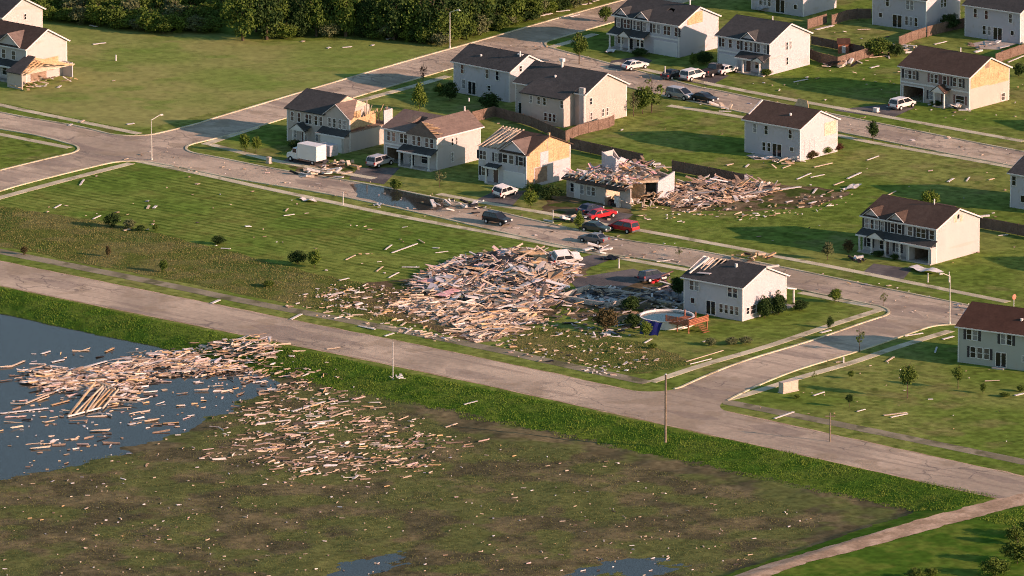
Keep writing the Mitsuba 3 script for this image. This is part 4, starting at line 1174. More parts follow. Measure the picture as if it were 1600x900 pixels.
def car(kind, label, at, yaw, color, cat='car', group=None, roll=0.0, pitch=0.0, z=0.03):
    """yaw: the direction the bonnet points, degrees in the ground plane."""
    D = SHAPES[kind]; W2 = D['W'] / 2
    k = thing({'sedan': 'parked_car', 'suv': 'parked_suv', 'minivan': 'parked_minivan', 'pickup': 'parked_pickup'}[kind], label, cat, group or 'vehicles left in the streets and drives')
    t = T().translate([at[0], at[1], z]).rotate([0, 0, 1], yaw).rotate([1, 0, 0], roll).rotate([0, 1, 0], pitch)
    key = (kind,)
    if key not in CARS:
        body = slab(D['body'], lambda x, zz: W2 - (.06 if zz < .5 else 0) - max(0, abs(x) - D['L'] / 2 + .5) * .25)
        cab = slab(D['cab'], lambda x, zz: W2 - .06 - (.17 if zz > 1.2 else 0))
        a, b, c, d = D['cab']
        roof_z = b[1]
        rf = slab([(b[0] - .06, roof_z - .07), (b[0] + .08, roof_z + .045), (c[0] - .12, roof_z + .045), (c[0] + .05, roof_z - .07)], lambda x, zz: W2 - .2)
        pil = MB()
        for s in (-1, 1):
            lo, hi = W2 - .05, W2 - .215
            for (x0, z0), (x1, z1) in (((a[0], a[1]), (b[0], b[1])), ((d[0], d[1]), (c[0], c[1])), (((a[0] + d[0]) / 2 - .1, a[1]), ((b[0] + c[0]) / 2, b[1]))):
                pil.bar([x0, s * lo, z0], [x1, s * hi, z1], .09, .08)
            pil.bar([b[0], s * hi, b[1] - .02], [c[0], s * hi, c[1] - .02], .08, .09)
        wh = []
        for sx in (-.31, .31):
            for s in (-1, 1):
                x = sx * D['L']; r = .33 if kind == 'sedan' else .37
                wh.append((cyl([x, s * (W2 - .24), r], [x, s * (W2 + .015), r], r, r, 14), cyl([x, s * (W2 - .05), r], [x, s * (W2 + .03), r], r * .6, r * .55, 10)))
        bz = D['body'][0][1]
        bump = [cuboid(D['L'] / 2 - .12, D['L'] / 2 + .03, -W2 + .12, W2 - .12, bz - .03, bz + .2), cuboid(-D['L'] / 2 - .04, -D['L'] / 2 + .1, -W2 + .12, W2 - .12, bz - .03, bz + .22)]
        zl = D['body'][5][1] - .16
        lamps = [cuboid(D['L'] / 2 - .32, D['L'] / 2 - .02, s * (W2 - .3) - .17, s * (W2 - .3) + .17, zl - .12, zl + .06) for s in (-1, 1)]
        tl = [cuboid(-D['L'] / 2 - .01, -D['L'] / 2 + .12, s * (W2 - .2) - .11, s * (W2 - .2) + .11, zl - .1, zl + .22) for s in (-1, 1)]
        bed = cuboid(-2.6, -.85, -W2 + .14, W2 - .14, 1.0, 1.165) if kind == 'pickup' else None
        CARS[key] = dict(body=mikit.ply(body, None, 35), cab=mikit.ply(cab, None, 30), rf=mikit.ply(rf, None, 30), pil=mikit.ply(pil.mesh()), wh=[(mikit.ply(p, None, 40), mikit.ply(q, None, 40)) for p, q in wh],
                         bump=[mikit.ply(q) for q in bump], lamps=[mikit.ply(q) for q in lamps], tl=[mikit.ply(q) for q in tl], bed=mikit.ply(bed) if bed else None)
    C = CARS[key]
    ref = lambda shp, m: {**shp, 'bsdf': {'type': 'ref', 'id': m}}
    pp = lambda n, s, m, par=None: put(n, None, None, par or k, shape=ref(s, m), to_world=t)
    bk = pp('body', C['body'], color)
    pp('window_band', C['cab'], M_GLASS); pp('roof', C['rf'], color); pp('pillars', C['pil'], color)
    for p, q in C['wh']:
        w = pp('wheel', p, M_RUBBER); pp('rim', q, M_METAL, w)
    for q in C['bump']:
        pp('bumper', q, M_CHROME)
    for q in C['lamps']:
        pp('headlight', q, M_LAMPW)
    for q in C['tl']:
        pp('taillight', q, M_LAMPR)
    if C['bed']:
        pp('load_bed', C['bed'], M_DARK)
    return k


CARS = {}
ST = -41.0
car('minivan', 'silver minivan in the drive of the house with the sunlit brown roof', (-20.39, 82.93), 52, P_SILVER, 'van')
car('suv', 'white wrecked off-road car tilted in front of the bare rafter house', (-1.17, 61.69), 55, P_WHITE, 'car', roll=10)
car('suv', 'black off-road car on the street beside the mown lot', (-2.22, 42.31), ST, P_BLACK, 'car')
car('sedan', 'bright red car slewed in front of the shorn house', (13.63, 46.23), 30, P_RED, 'car', pitch=-4)
car('sedan', 'dark blue car squeezed beside the bright red car', (11.82, 49.74), 48, P_NAVY, 'car')
car('minivan', 'dark red van parked at the kerb with its tail to the sun', (16.72, 37.10), ST + 180, P_RED, 'van')
car('sedan', 'dark green car behind the small bright tree on the street', (12.49, 37.10), ST + 10, P_GREEN, 'car')
car('sedan', 'battered grey car in the middle of the street strewn with litter', (12.15, 29.79), ST + 186, P_GREY, 'car')
car('suv', 'white car crumpled at the right end of the great rubble heap', (7.96, 16.22), 25, P_WHITE, 'car', roll=24, z=.2)
car('suv', 'dark blue off-road car thrown onto the bare lot left of the pool house', (20.88, 4.13), 38, P_NAVY, 'car', roll=-8)
car('minivan', 'white minivan in front of the garage of the bare gable house', (61.98, 125.26), 50, P_WHITE, 'van')
car('minivan', 'white van at the drive mouth across the upper street', (29.14, 147.29), 50, P_WHITE, 'van')
car('minivan', 'silver van parked behind the black car on the upper street', (26.84, 132.54), ST, P_SILVER, 'van')
car('sedan', 'black car parked in front of the silver van on the upper street', (30.67, 130.11), ST, P_BLACK, 'car')
car('sedan', 'white car in the drive behind the tan house', (19.87, 155.26), 38, P_WHITE, 'car')
car('pickup', 'black pickup truck by the garage of the dark porch roof house', (32.71, 150.77), 50, P_BLACK, 'pickup')
car('sedan', 'black car in the shade left of the white van on the upper street', (25.97, 148.28), 50, P_BLACK, 'car')
car('sedan', 'white car in the drive next to the black pickup', (34.59, 151.77), 50, P_WHITE, 'car')

# box truck and trailer
k = thing('box_truck', 'white box truck across the drive of the half wrecked house', 'truck', 'vehicles left in the streets and drives')
at = (-31.31, 84.76)
yaw = math.radians(139)
c, s = math.cos(yaw), math.sin(yaw)
R = np.array([[c, -s, 0], [s, c, 0], [0, 0, 1]])


def tp(part, mesh, m, parent=None, smooth=False):
    return put(part, (mesh[0] @ R.T + np.array([at[0], at[1], .03]), mesh[1]), m, parent or k, smooth)


tp('cargo_box', cuboid(-2.4, 1.6, -1.15, 1.15, .75, 3.1), P_WHITE)
cabk = tp('cab', slab([(1.75, .5), (1.75, 2.25), (2.6, 2.25), (3.05, 1.5), (3.9, 1.3), (4.0, .5)], lambda x, z: 1.0), P_WHITE)
tp('windscreen', slab([(2.68, 2.12), (2.72, 2.16), (3.08, 1.56), (3.02, 1.52)], lambda x, z: .88), M_GLASS, cabk)
for sgn in (-1, 1):
    tp('side_window', cuboid(1.95, 2.7, sgn * 1.0 - .02, sgn * 1.0 + .02, 1.5, 2.1), M_GLASS, cabk)
tp('chassis', cuboid(-2.4, 3.6, -.5, .5, .5, .75), M_DARK)
for x in (-1.5, 3.1):
    for sgn in (-1, 1):
        w = tp('wheel', cyl([x, sgn * .75, .42], [x, sgn * 1.08, .42], .42, .42, 14), M_RUBBER, smooth=40); tp('rim', cyl([x, sgn * .95, .42], [x, sgn * 1.1, .42], .22, .2, 10), M_METAL, w)
for sgn in (-1, 1):
    tp('headlight', cuboid(3.96, 4.04, sgn * .75 - .14, sgn * .75 + .14, .8, 1.0), M_LAMPW)
k = thing('cargo_trailer', 'grey cargo trailer standing behind the white box truck', 'trailer')
at = (-28.60, 88.45)
tp('box', cuboid(-1.3, 1.3, -.95, .95, .5, 2.2), P_SILVER)
for sgn in (-1, 1):
    w = tp('wheel', cyl([0, sgn * .95, .33], [0, sgn * 1.2, .33], .33, .33, 12), M_RUBBER, smooth=40)
tp('drawbar', bar([1.3, 0, .5], [2.4, 0, .5], .12, .12), M_DARK)

# ---------------------------------------------------------------- pool, deck, tarp, tanks, cabinets, poles, signs
k = thing('swimming_pool', 'round above-ground pool with a pale rim behind the pool house', 'pool')
pc = np.array((22.35, -22.70)); r = 3.9
an = np.linspace(0, 2 * math.pi, 41)[:-1]
for part, ri, ro, z0, z1, m in (('pool_wall', r - .06, r, 0, 1.2, M_TRIM), ('rim', r - .14, r + .12, 1.2, 1.28, M_TRIM)):
    ring = Point(pc).buffer(ro, 24).difference(Point(pc).buffer(ri, 24))
    put(part, extrude(ring, z0, z1), m, k)
put('liner', extrude(Point(pc).buffer(r - .07, 24), 0, .75), M_LINER, k)
put('water', sheet(Point(pc).buffer(r - .075, 24), .98), mat('pool_water', (.025, .06, .075), .05, .12), k)
k = thing('pool_deck', 'red brown timber deck on posts beside the round pool', 'deck')
du, dv = V2(-40)
dc = np.array((24.69, -26.68));


def dk(part, mesh, m, parent=None):
    v = mesh[0]; w = np.column_stack([dc[0] + v[:, 0] * du[0] + v[:, 1] * dv[0], dc[1] + v[:, 0] * du[1] + v[:, 1] * dv[1], v[:, 2]])
    return put(part, (w, mesh[1]), m, parent or k)


for i in range(18):
    dk('deck_board', cuboid(-2.3 + .25 * i, -2.3 + .25 * i + .23, -1.3, 3.2, 1.2, 1.25), M_DECK)
for x in (-2.2, -.2, 1.9):
    for y in (-1.2, 3.0):
        dk('post', cuboid(x - .07, x + .07, y - .07, y + .07, 0, 2.15), M_DECK)
for i in range(7):
    dk('rail_board', cuboid(-2.3, 2.1, -1.36, -1.31, 1.0 + .17 * i, 1.13 + .17 * i), M_DECK)
for i in range(4):
    dk('rail_board', cuboid(2.12, 2.17, -1.3, 3.1, 1.25 + .22 * i, 1.4 + .22 * i), M_DECK)
for i in range(5):
    dk('step', cuboid(2.2 + .28 * i, 2.5 + .28 * i, .2, 1.5, 1.0 - .22 * i, 1.05 - .22 * i), M_DECK)
k = None
tv = []
tarp_c = np.array((20.33, -28.66))
gx2, gy2 = np.meshgrid(np.linspace(-1.7, 1.7, 13), np.linspace(0, 1.0, 9))
hz = 1.75 * (1 - gy2) + .1 * np.sin(gx2 * 4 + 3 * gy2)
pts = np.column_stack([(tarp_c[0] + gx2 * du[0] * .9 - gy2 * dv[0] * 1.1 - .25 * np.sin(gx2 * 3.1) * dv[0]).ravel(), (tarp_c[1] + gx2 * du[1] * .9 - gy2 * dv[1] * 1.1 - .25 * np.sin(gx2 * 3.1) * dv[1]).ravel(), hz.ravel() + .05])


def gridf(nx, ny):
    a, b = np.meshgrid(np.arange(nx - 1), np.arange(ny - 1)); i = (b * nx + a).ravel()
    return np.vstack([np.stack([i, i + 1, i + 1 + nx], 1), np.stack([i, i + 1 + nx, i + nx], 1)])


single('blue_tarp', (pts, gridf(13, 9)), M_TILE_BLUE, 'deep blue tarp hanging at the near side of the pool', 'tarp', smooth=True)


def box_thing(name, label, cat, at, yaw, l, w, h, m, lid=None):
    kk = thing(name, label, cat)
    c, s = math.cos(math.radians(yaw)), math.sin(math.radians(yaw)); Q = np.array([[c, -s, 0], [s, c, 0], [0, 0, 1]])
    W = lambda q: (q[0] @ Q.T + np.array([at[0], at[1], 0]), q[1])
    put('plinth', W(cuboid(-l / 2 - .1, l / 2 + .1, -w / 2 - .1, w / 2 + .1, -.05, .12)), M_CONC, kk)
    put('housing', W(cuboid(-l / 2, l / 2, -w / 2, w / 2, .12, h)), m, kk)
    put('lid', W(cuboid(-l / 2 - .05, l / 2 + .05, -w / 2 - .05, w / 2 + .05, h, h + .09)), lid or m, kk)
    for i in range(2):
        put('door', W(cuboid(-l / 2 + .06 + i * l / 2, i * l / 2 - .06, -w / 2 - .03, -w / 2 + .01, .2, h - .08)), m, kk)


M_CAB = mat('cabinet', (.44, .37, .30), .6, .3)
box_thing('utility_cabinet', 'pinkish beige utility cabinet on the grass by the lower path', 'cabinet', (38.80, -63.83), 42, 2.9, .9, 1.5, M_CAB)
box_thing('utility_cabinet', 'small pale utility box on the verge left of the box truck', 'cabinet', (-37.65, 84.76), -40, .6, .5, .9, M_CAB)
box_thing('utility_cabinet', 'small white box by the kerb in front of the bare gable house', 'cabinet', (57.71, 122.37), -40, .8, .6, .6, M_TRIM)

def lamp(label, base, h, arm, side):
    kk = thing('street_lamp', label, 'street lamp')
    b = np.array([base[0], base[1], 0.0])
    put('pole', cyl(b, b + [0, 0, h], .085, .055, 10), M_POLE, kk, 40)
    put('base', cyl(b, b + [0, 0, .35], .2, .18, 10), M_POLE, kk, 40)
    e = b + np.array([side[0] * arm, side[1] * arm, h + .55])
    put('arm', bar(b + [0, 0, h - .05], e, .09, .09), M_POLE, kk)
    hk = put('lamp_head', bar(e - [side[0] * .1, side[1] * .1, 0], e + np.array([side[0] * .5, side[1] * .5, .05]), .2, .11), M_POLE, kk)
    put('lens', bar(e + np.array([side[0] * .1, side[1] * .1, -.1]), e + np.array([side[0] * .6, side[1] * .6, -.06]), .24, .05), M_LAMPW, hk)


lamp('grey street lamp at the road bend before the wood', (-10.14, 171.96), 6.0, 1.5, (.8, -.6))
lamp('grey street lamp at the left road crossing', (-55.86, 87.06), 6.4, 1.6, (.8, .6))
lamp('grey street lamp at the crossing beside the grey house', (63.17, -23.09), 7.2, 1.4, (-.8, -.5))


def pole(name, label, base, h, r, m, cross=None, cat='pole'):
    kk = thing(name, label, cat)
    b = np.array([base[0], base[1], -.1 if len(base) < 3 else base[2]])
    put('shaft', cyl(b, b + [0, 0, h], r, r * .75, 10), m, kk, 40)
    if cross:
        put('crossarm', bar(b + [-cross, 0, h - .5], b + [cross, 0, h - .5], .12, .14), m, kk)
    else:
        put('cap', cyl(b + [0, 0, h], b + [0, 0, h + .08], r, r * .6, 10), M_METAL, kk, 40)


pole('utility_pole', 'thick brown utility pole beside the lower road junction', (21.12, -92.67), 9.6, .19, M_TIMBER)
pole('thin_post', 'thin dark post standing on the bank of the flooded hollow', (*(-16.80, -55.48), -.4), 5.5, .06, M_METAL)
pole('utility_pole', 'short weathered pole with a crossarm at the lower right path', (43.74, -92.67), 4.2, .12, M_TIMBER, .7)
pole('marker_post', 'white marker post on the verge by the flooded street', (-25.67, 55.47), 2.0, .07, M_TRIM)
pole('marker_post', 'white marker post by the porch house lawn', (61.11, 3.71), 1.4, .09, M_TRIM)
pole('marker_post', 'pale post on the verge in front of the shorn house', (6.18, 43.18), 2.0, .06, M_TRIM)
pole('marker_post', 'white stake on the grass beside the bare foundation', (15.80, 12.87), 1.5, .11, M_TRIM)
pole('marker_post', 'white post by the black car at the upper drive', (24.61, 147.29), 2.2, .12, M_TRIM)
pole('marker_post', 'white post beside the walk above the utility cabinet', (47.08, -46.65), .9, .12, M_TRIM)
pole('marker_post', 'white post on the lawn edge in front of the porch shrubs', (64.22, 3.71), 1.6, .08, M_TRIM)
pole('marker_post', 'pale stake in the field left of the caption house wood', (-64.31, 161.80), 1.0, .14, M_TRIM)
labels[[q for q in labels if q.startswith('marker_post')][-1]]['label'] = 'pale stake in the grass below the wood at upper left'
k = thing('stop_sign', 'red sign on a post seen from its sunlit side at the right edge', 'sign')
b0 = np.array([*(72.74, -16.28), 0.0])
put('post', cyl(b0, b0 + [0, 0, 2.9], .045, .045, 8), M_METAL, k, 40)
put('plate', cyl(b0 + [.03, -.03, 2.5], b0 + [.06, -.06, 2.5], .42, .42, 8), paint('sign', (.50, .19, .13)), k)

# scrap: sheets and big single pieces
def panel(label, a, b, w, z=.05, tilt=.25, m=None, name='torn_sheet', cat='sheet'):
    a, b = np.array([*a, z]), np.array([*b, z + tilt])
    n = 8; v = []
    t = (b - a); s = np.array([-t[1], t[0], 0]); s = s / np.linalg.norm(s)
    rr = random.Random(int(abs(a[0] * 10)))
    for i in range(n):
        for j in range(3):
            v.append(a + t * i / (n - 1) + s * (j - 1) * w / 2 * (1 - .5 * rr.random() * (i in (0, n - 1))) + [0, 0, .18 * math.sin(i * 1.3 + j) + .05 * rr.random()])
    v = np.array(v); top = v + [0, 0, .03]
    f = gridf(3, n)
    single(name, (np.vstack([v, top]), np.vstack([f[:, ::-1], f + len(v)])), m or M_PALE, label, cat)


panel('white crumpled sheet lying on the mown lot by the street walk', (-32.18, 59.46), (-30.08, 56.80), 1.3)
panel('pale torn sheet of siding lying across the drive of the porch house', (59.10, 12.45), (62.79, 7.86), 2.3, .3, .3, M_METAL)
panel('white awning sheet torn off in the shade above the near porch house', (50.48, 64.81), (53.52, 67.95), 1.4, .2, .3)
panel('long pale sheet lying behind the lone white house', (37.43, 87.99), (41.08, 87.06), 1.0, .2, .1)
panel('blue grey roofing sheet on the drive beside the bare foundation', (13.29, 18.33), (15.96, 19.59), 2.2, .1, .1, M_DARK)
panel('white sheet on the lawn before the navy porch roof house', (15.22, 167.88), (16.70, 169.41), 1.4, .1, .2)
panel('pale sheet hanging over the flooded street kerb', (-21.09, 54.58), (-19.64, 55.47), .9, .06, .1)
panel('dark trampoline frame lying folded behind the top edge house', (40.88, 203.19), (42.99, 202.13), 3.4, .3, .3, M_SAGE)


def heapthing(label, at, cat='scrap', n=14, spread=1.4, hgt=1.1, mats=None, seed=1, name='scrap_heap', part='scrap_piece', size=1.0):
    kk = thing(name, label, cat)
    rr = random.Random(seed)
    for i in range(n):
        a = rr.uniform(0, 6.28); l = rr.uniform(.6, 2.0) * size; x, y = rr.gauss(0, spread), rr.gauss(0, spread)
        z = max(.05, hgt * (1 - math.hypot(x, y) / (2.2 * spread)) * rr.random())
        p = np.array([at[0] + x, at[1] + y, z])
        put(part, bar(p, p + [l * math.cos(a), l * math.sin(a), rr.uniform(-.02, .6) * size], rr.uniform(.15, .7) * size, rr.uniform(.06, .3) * size), (mats or [M_PALE, M_LUMB, M_DARK, M_METAL])[i % len(mats or [1, 1, 1, 1])], kk)


heapthing('white and dark household scrap spilled on the street by the box truck', (-29.08, 76.54), n=22, seed=2, spread=1.7)
heapthing('yellowish boards piled on the verge before the half wrecked house', (-26.23, 82.93), n=16, seed=3, mats=[M_LUMB, M_OSB, M_LUMB2])
heapthing('scrap piled along the fence on the lawn right of the pink ended house', (52.54, 157.77), n=16, seed=4, mats=[M_PALE, M_DARK, M_LUMB])
heapthing('pale scrap beside the drive of the bare rafter house', (-9.72, 54.58), n=12, seed=5)
heapthing('white scrap lying in the street above the black off-road car', (-6.31, 53.70), n=10, seed=6, mats=[M_PALE, M_DARK])
heapthing('dark and white scrap in front of the battered grey car', (12.87, 24.25), n=16, seed=7, mats=[M_DARK, M_PALE, M_METAL], spread=1.0)
heapthing('splintered boards behind the lone white house', (42.79, 84.31), n=14, seed=8, mats=[M_LUMB, M_PALE, M_LUMB2])
heapthing('orange roof section with boards on the verge above the pool house', (35.90, 18.75), n=18, seed=9, mats=[M_OSB, M_LUMB, M_OSB, M_RBROWN], spread=1.4, hgt=1.8)
heapthing('boards and dark junk beside the white minivan porch', (71.06, 123.82), n=10, seed=10, spread=.9)
heapthing('scrap lying on the kerb of the upper street', (33.50, 123.82), n=6, seed=11, spread=.9, mats=[M_PALE, M_LUMB])
heapthing('white and red junk beside the dark blue thrown car', (22.38, 4.13), n=12, seed=12, spread=1.0, mats=[M_PALE, P_RED, M_DARK, M_SHUTR])
heapthing('junk strewn on the lawn behind the white end house at upper right', (63.06, 167.37), n=14, seed=13, spread=2.2)
heapthing('junk on the paved yard behind the dark roofed corner house', (77.87, 171.96), n=12, seed=14, spread=1.8, mats=[M_PALE, M_LUMB2, M_LINER])
heapthing('broken boards across the drive of the shorn house', (10.14, 44.48), n=16, seed=15, spread=2.2)
heapthing('scrap before the porch shrubs of the near porch house', (51.22, 17.06), n=8, seed=16, spread=.5, mats=[M_DARK, M_PALE])
heapthing('shed wreck at the end of the long board fence', (20.47, 81.56), n=22, seed=17, spread=1.1, hgt=1.9, mats=[M_LUMB2, M_FENCE, M_PALE])
heapthing('white stones and rags along the kerb of the lower path', (12.24, -50.50), n=14, seed=18, spread=1.9, hgt=.15, mats=[M_PALE, M_CONC], size=.4)
heapthing('pale scrap at the foot of the thin dark post', (*(-16.08, -55.48),), n=8, seed=19, spread=.7, hgt=.15, mats=[M_PALE, M_METAL], size=.5)

# ---------------------------------------------------------------- fences, each panel a part
def fence(label, pts, h=1.8, m=None, panel_len=2.4, post=None, gap=()):
    kk = thing('garden_fence', label, 'fence')
    L = LineString(pts); n = max(1, round(L.length / panel_len)); i0 = 0
    for i in range(n):
        if i in gap:
            continue
        a, b = L.interpolate(i / n, True), L.interpolate((i + 1) / n, True)
        A, B = np.array([a.x, a.y]), np.array([b.x, b.y]); t = (B - A) / np.linalg.norm(B - A); q = np.array([-t[1], t[0]])
        mb = MB(); ln = np.linalg.norm(B - A); nb = 12
        for j in range(nb):
            p = A + t * (ln * (j + .01) / nb); r = A + t * (ln * (j + .99) / nb)
            o = q * (.005 if j % 2 else -.005)
            mb.bar([*(p + o), h / 2 + .05], [*(r + o), h / 2 + .05], .025, h - .1, (0, 0, 1))
        mb.bar([*A, .4], [*B, .4], .07, .09); mb.bar([*A, h - .3], [*B, h - .3], .07, .09)
        put('panel', mb.mesh(), m or M_FENCE, kk)
        put('post', cuboid(A[0] - .06, A[0] + .06, A[1] - .06, A[1] + .06, -.05, h + .08), m or M_FENCE, kk)


fence('brown board fence with its sunlit side beside the tan house', [(8.40, 100.06), (10.53, 104.76), (15.91, 110.90), (16.13, 112.33)], 1.8)
fence('long board fence behind the shorn house', [(9.07, 94.93), (14.90, 88.91), (20.29, 83.39)], 1.8)
fence('board fence continuing past the shed wreck', [(24.68, 78.82), (30.50, 73.82), (35.61, 68.85)], 1.8)
fence('brown fence wing behind the sunlit brown roof house', [(-6.26, 114.23), (-2.73, 118.53)], 1.8)
fence('board fence from the brown wing to the tan house', [(-2.73, 118.53), (2.62, 111.85), (8.40, 100.06)], 1.7)
fence('board fence at the right edge beside the near porch house', [(70.35, 39.27), (73.96, 36.24), (81.28, 29.37)], 1.8)
fence('lit board fence on the lawn right of the pink ended house', [(52.72, 156.77), (56.63, 162.31), (60.46, 167.37)], 1.7)
fence('board fence behind the pink ended house', [(48.07, 164.33), (49.32, 160.79), (52.72, 156.77)], 1.7)
fence('lit fence running up to the white house cut by the top edge', [(63.27, 172.98), (65.52, 177.08), (67.98, 180.69)], 1.7)
fence('lit fence above the roof of the bare gable house', [(78.42, 159.28), (81.13, 163.82), (87.88, 173.49)], 1.7)
fence('short lit fence below the top edge house', [(48.72, 186.91), (52.03, 191.61)], 1.7)
fence('board fence between the two houses at the top right', [(68.19, 180.69), (71.62, 184.83), (74.92, 187.95)], 1.8)
fence('board fence in the shade under the top edge houses', [(52.82, 190.04), (56.17, 195.27), (59.56, 195.27)], 1.8)
fence('low yard fence behind the pink ended house yard', [(48.99, 174.52), (53.26, 170.43), (57.29, 166.36)], 1.5)
k = thing('play_house', 'small red play house in the yard behind the pink ended house', 'playhouse')
b0 = (54.03, 168.39)
for part, q, m in (('wall', cuboid(b0[0] - .9, b0[0] + .9, b0[1] - .8, b0[1] + .8, 0, 1.6), M_DECK), ('roof', (np.array([[b0[0] - 1.1, b0[1] - 1, 1.6], [b0[0] + 1.1, b0[1] - 1, 1.6], [b0[0] + 1.1, b0[1] + 1, 1.6], [b0[0] - 1.1, b0[1] + 1, 1.6], [b0[0] - 1.1, b0[1], 2.4], [b0[0] + 1.1, b0[1], 2.4]]), np.array([[0, 1, 5], [0, 5, 4], [2, 3, 4], [2, 4, 5], [1, 2, 5], [3, 0, 4], [0, 2, 1], [0, 3, 2]])), M_RRED), ('door', cuboid(b0[0] - .3, b0[0] + .3, b0[1] - .84, b0[1] - .79, .05, 1.3), M_TRIM)):
    put(part, q, m, k)
# ---------------------------------------------------------------- trees and shrubs
def leaf_mat(name, a, b):
    def fn(p, n, uv):
        c = MIX(a, b, F(p.x * .9, p.y * .9, p.z * .9, 3))
        return c * (0.7 + .6 * N(p.x * 4, p.y * 4, p.z * 4))
    scene['mat_leaf_' + name] = {'type': 'twosided', 'bsdf': {'type': 'diffuse', 'reflectance': tex(fn)}}
    return 'mat_leaf_' + name


L_GREEN = leaf_mat('green', (.058, .100, .020), (.115, .160, .036))
L_BRIGHT = leaf_mat('bright', (.085, .140, .022), (.140, .185, .040))
L_DARK = leaf_mat('dark', (.024, .050, .016), (.055, .088, .028))
L_GREY = leaf_mat('grey', (.105, .130, .060), (.165, .180, .085))
L_BROWN = leaf_mat('brown', (.075, .060, .030), (.115, .095, .045))
L_RED = leaf_mat('red', (.075, .035, .025), (.120, .060, .040))


def crown_mesh(seed, n_clump, per, shape, leaf):
    """Leaf faces gathered in clumps through a crown one unit high and one wide."""
    rg = np.random.default_rng(seed)
    out = []
    for _ in range(n_clump):
        while True:
            q = rg.uniform(-1, 1, 3)
            if np.linalg.norm(q) < 1:
                break
        q = q * (0.55 + .45 * rg.random())
        z = .5 + .5 * q[2]
        wd = {'oval': 1.0, 'cone': 1.25 * (1 - z) + .12, 'dome': 1.0 if z > .3 else .8, 'open': 1.0}[shape]
        c = np.array([q[0] * .5 * wd, q[1] * .5 * wd, z])
        r = rg.uniform(.10, .20) * (1.15 if shape != 'open' else .8)
        d = rg.normal(size=(per, 3)); d /= np.linalg.norm(d, axis=1, keepdims=True)
        out.append(c + d * r * rg.uniform(.35, 1.0, (per, 1)) * [1, 1, .8])
    P = np.vstack(out); m = len(P)
    a = rg.normal(size=(m, 3)); a /= np.linalg.norm(a, axis=1, keepdims=True)
    b = np.cross(a, rg.normal(size=(m, 3))); b /= np.linalg.norm(b, axis=1, keepdims=True)
    s = leaf * rg.uniform(.6, 1.3, (m, 1))
    v = np.stack([P - a * s, P + b * s * .6, P + a * s, P - b * s * .6], 1).reshape(-1, 3)
    i = np.arange(m)[:, None] * 4
    return v, np.vstack([i + [0, 1, 2], i + [0, 2, 3]])


def trunk_mesh(seed, bare=.35):
    rg = random.Random(seed); mb = MB()
    mb.add(*cyl([0, 0, -.03], [.01, .01, bare + .1], .028, .020, 7)); mb.add(*cyl([.01, .01, bare + .1], [.0, .02, .9], .020, .006, 7))
    for i in range(8):
        z = bare + .08 + .5 * i / 8; a = i * 2.4 + rg.random(); l = .28 * (1.1 - z) + .1
        mb.add(*cyl([0, 0, z], [l * math.cos(a), l * math.sin(a), z + .22], .011, .003, 5))
    return mb.mesh()


KINDS = {}
for kind, (nc, per, shp, leaf) in {'oval': (64, 44, 'oval', .042), 'cone': (64, 40, 'cone', .038), 'dome': (66, 48, 'dome', .042), 'clipped': (130, 50, 'oval', .045), 'open': (20, 16, 'open', .045), 'wood': (70, 46, 'dome', .034)}.items():
    KINDS[kind] = [mikit.ply(crown_mesh(100 + 7 * j + len(kind), nc, per, shp, leaf)) for j in range(3)]
TRUNKS = [mikit.ply(trunk_mesh(j)) for j in range(3)]
TN = [0]


def tree(label, base, h, w, kind='oval', leaf=None, bare=.28, name='tree', cat='tree', group=None, z=0.0, yaw=None):
    k = thing(name, label, cat, group)
    j = TN[0] % 3; TN[0] += 1
    a = TN[0] * 77 if yaw is None else yaw
    ch = h * (1 - bare)
    leaf = leaf or L_GREEN
    put('crown', None, None, k, shape={**KINDS[kind][j], 'bsdf': {'type': 'ref', 'id': leaf}}, to_world=T().translate([base[0], base[1], z + h * bare]).rotate([0, 0, 1], a).scale([w, w, ch]))
    ts = max(h, w * .8) * (1.0 if h > 6.5 else .62)
    put('trunk', None, None, k, shape={**TRUNKS[j], 'bsdf': {'type': 'ref', 'id': M_BARK}}, to_world=T().translate([base[0], base[1], z]).rotate([0, 0, 1], a).scale([ts, ts, h]))
    return k


def shrub(label, base, h, w, kind='dome', leaf=None, z=0.0, group=None):
    return tree(label, base, h, w, kind, leaf, .04, 'shrub', 'shrub', group, z)


tree('bright green oval tree beside the house with the sunlit brown roof', (-14.72, 123.33), 4.9, 2.9, 'cone', L_BRIGHT, .1)
tree('thin reddish tree by the road near the wood', (-14.28, 143.82), 3.4, 1.4, 'open', L_RED, .15)
tree('green street tree left of the navy porch roof house', (10.89, 159.28), 5.2, 2.8, 'oval', L_GREEN)
tree('wide storm-thinned tree at the sunlit end of the tan house', (22.10, 121.89), 6.0, 5.4, 'open', L_GREEN, .12)
tree('second broken tree close by the wide storm-thinned tree', (20.67, 120.93), 4.6, 3.6, 'oval', L_GREEN, .1)
tree('silvery ornamental tree against the sunlit wall of the tan house', (19.23, 119.01), 4.4, 2.2, 'open', L_GREY, .2)
tree('small tree at the left corner of the navy porch roof house', (15.45, 193.18), 2.8, 2.4, 'dome', L_GREEN, .1)
shrub('dark bush behind the charcoal roofed house by its small window', (-3.45, 123.33), 3.0, 4.0, 'dome', L_DARK)
shrub('dark shrub at the left corner of the charcoal roofed house', (-9.89, 130.59), 3.4, 3.0, 'dome', L_DARK)
shrub('dark shrub in the shaded yard left of the charcoal roofed house', (-11.44, 134.49), 2.2, 2.4, 'dome', L_GREEN)
tree('thin sapling on the lawn of the house with the sunlit brown roof', (-11.07, 67.50), 2.9, 2.2, 'open', L_GREY, .2)
shrub('dense shrub on the verge beside the flooded street', (-17.72, 65.71), 1.9, 2.2, 'dome', L_GREEN)
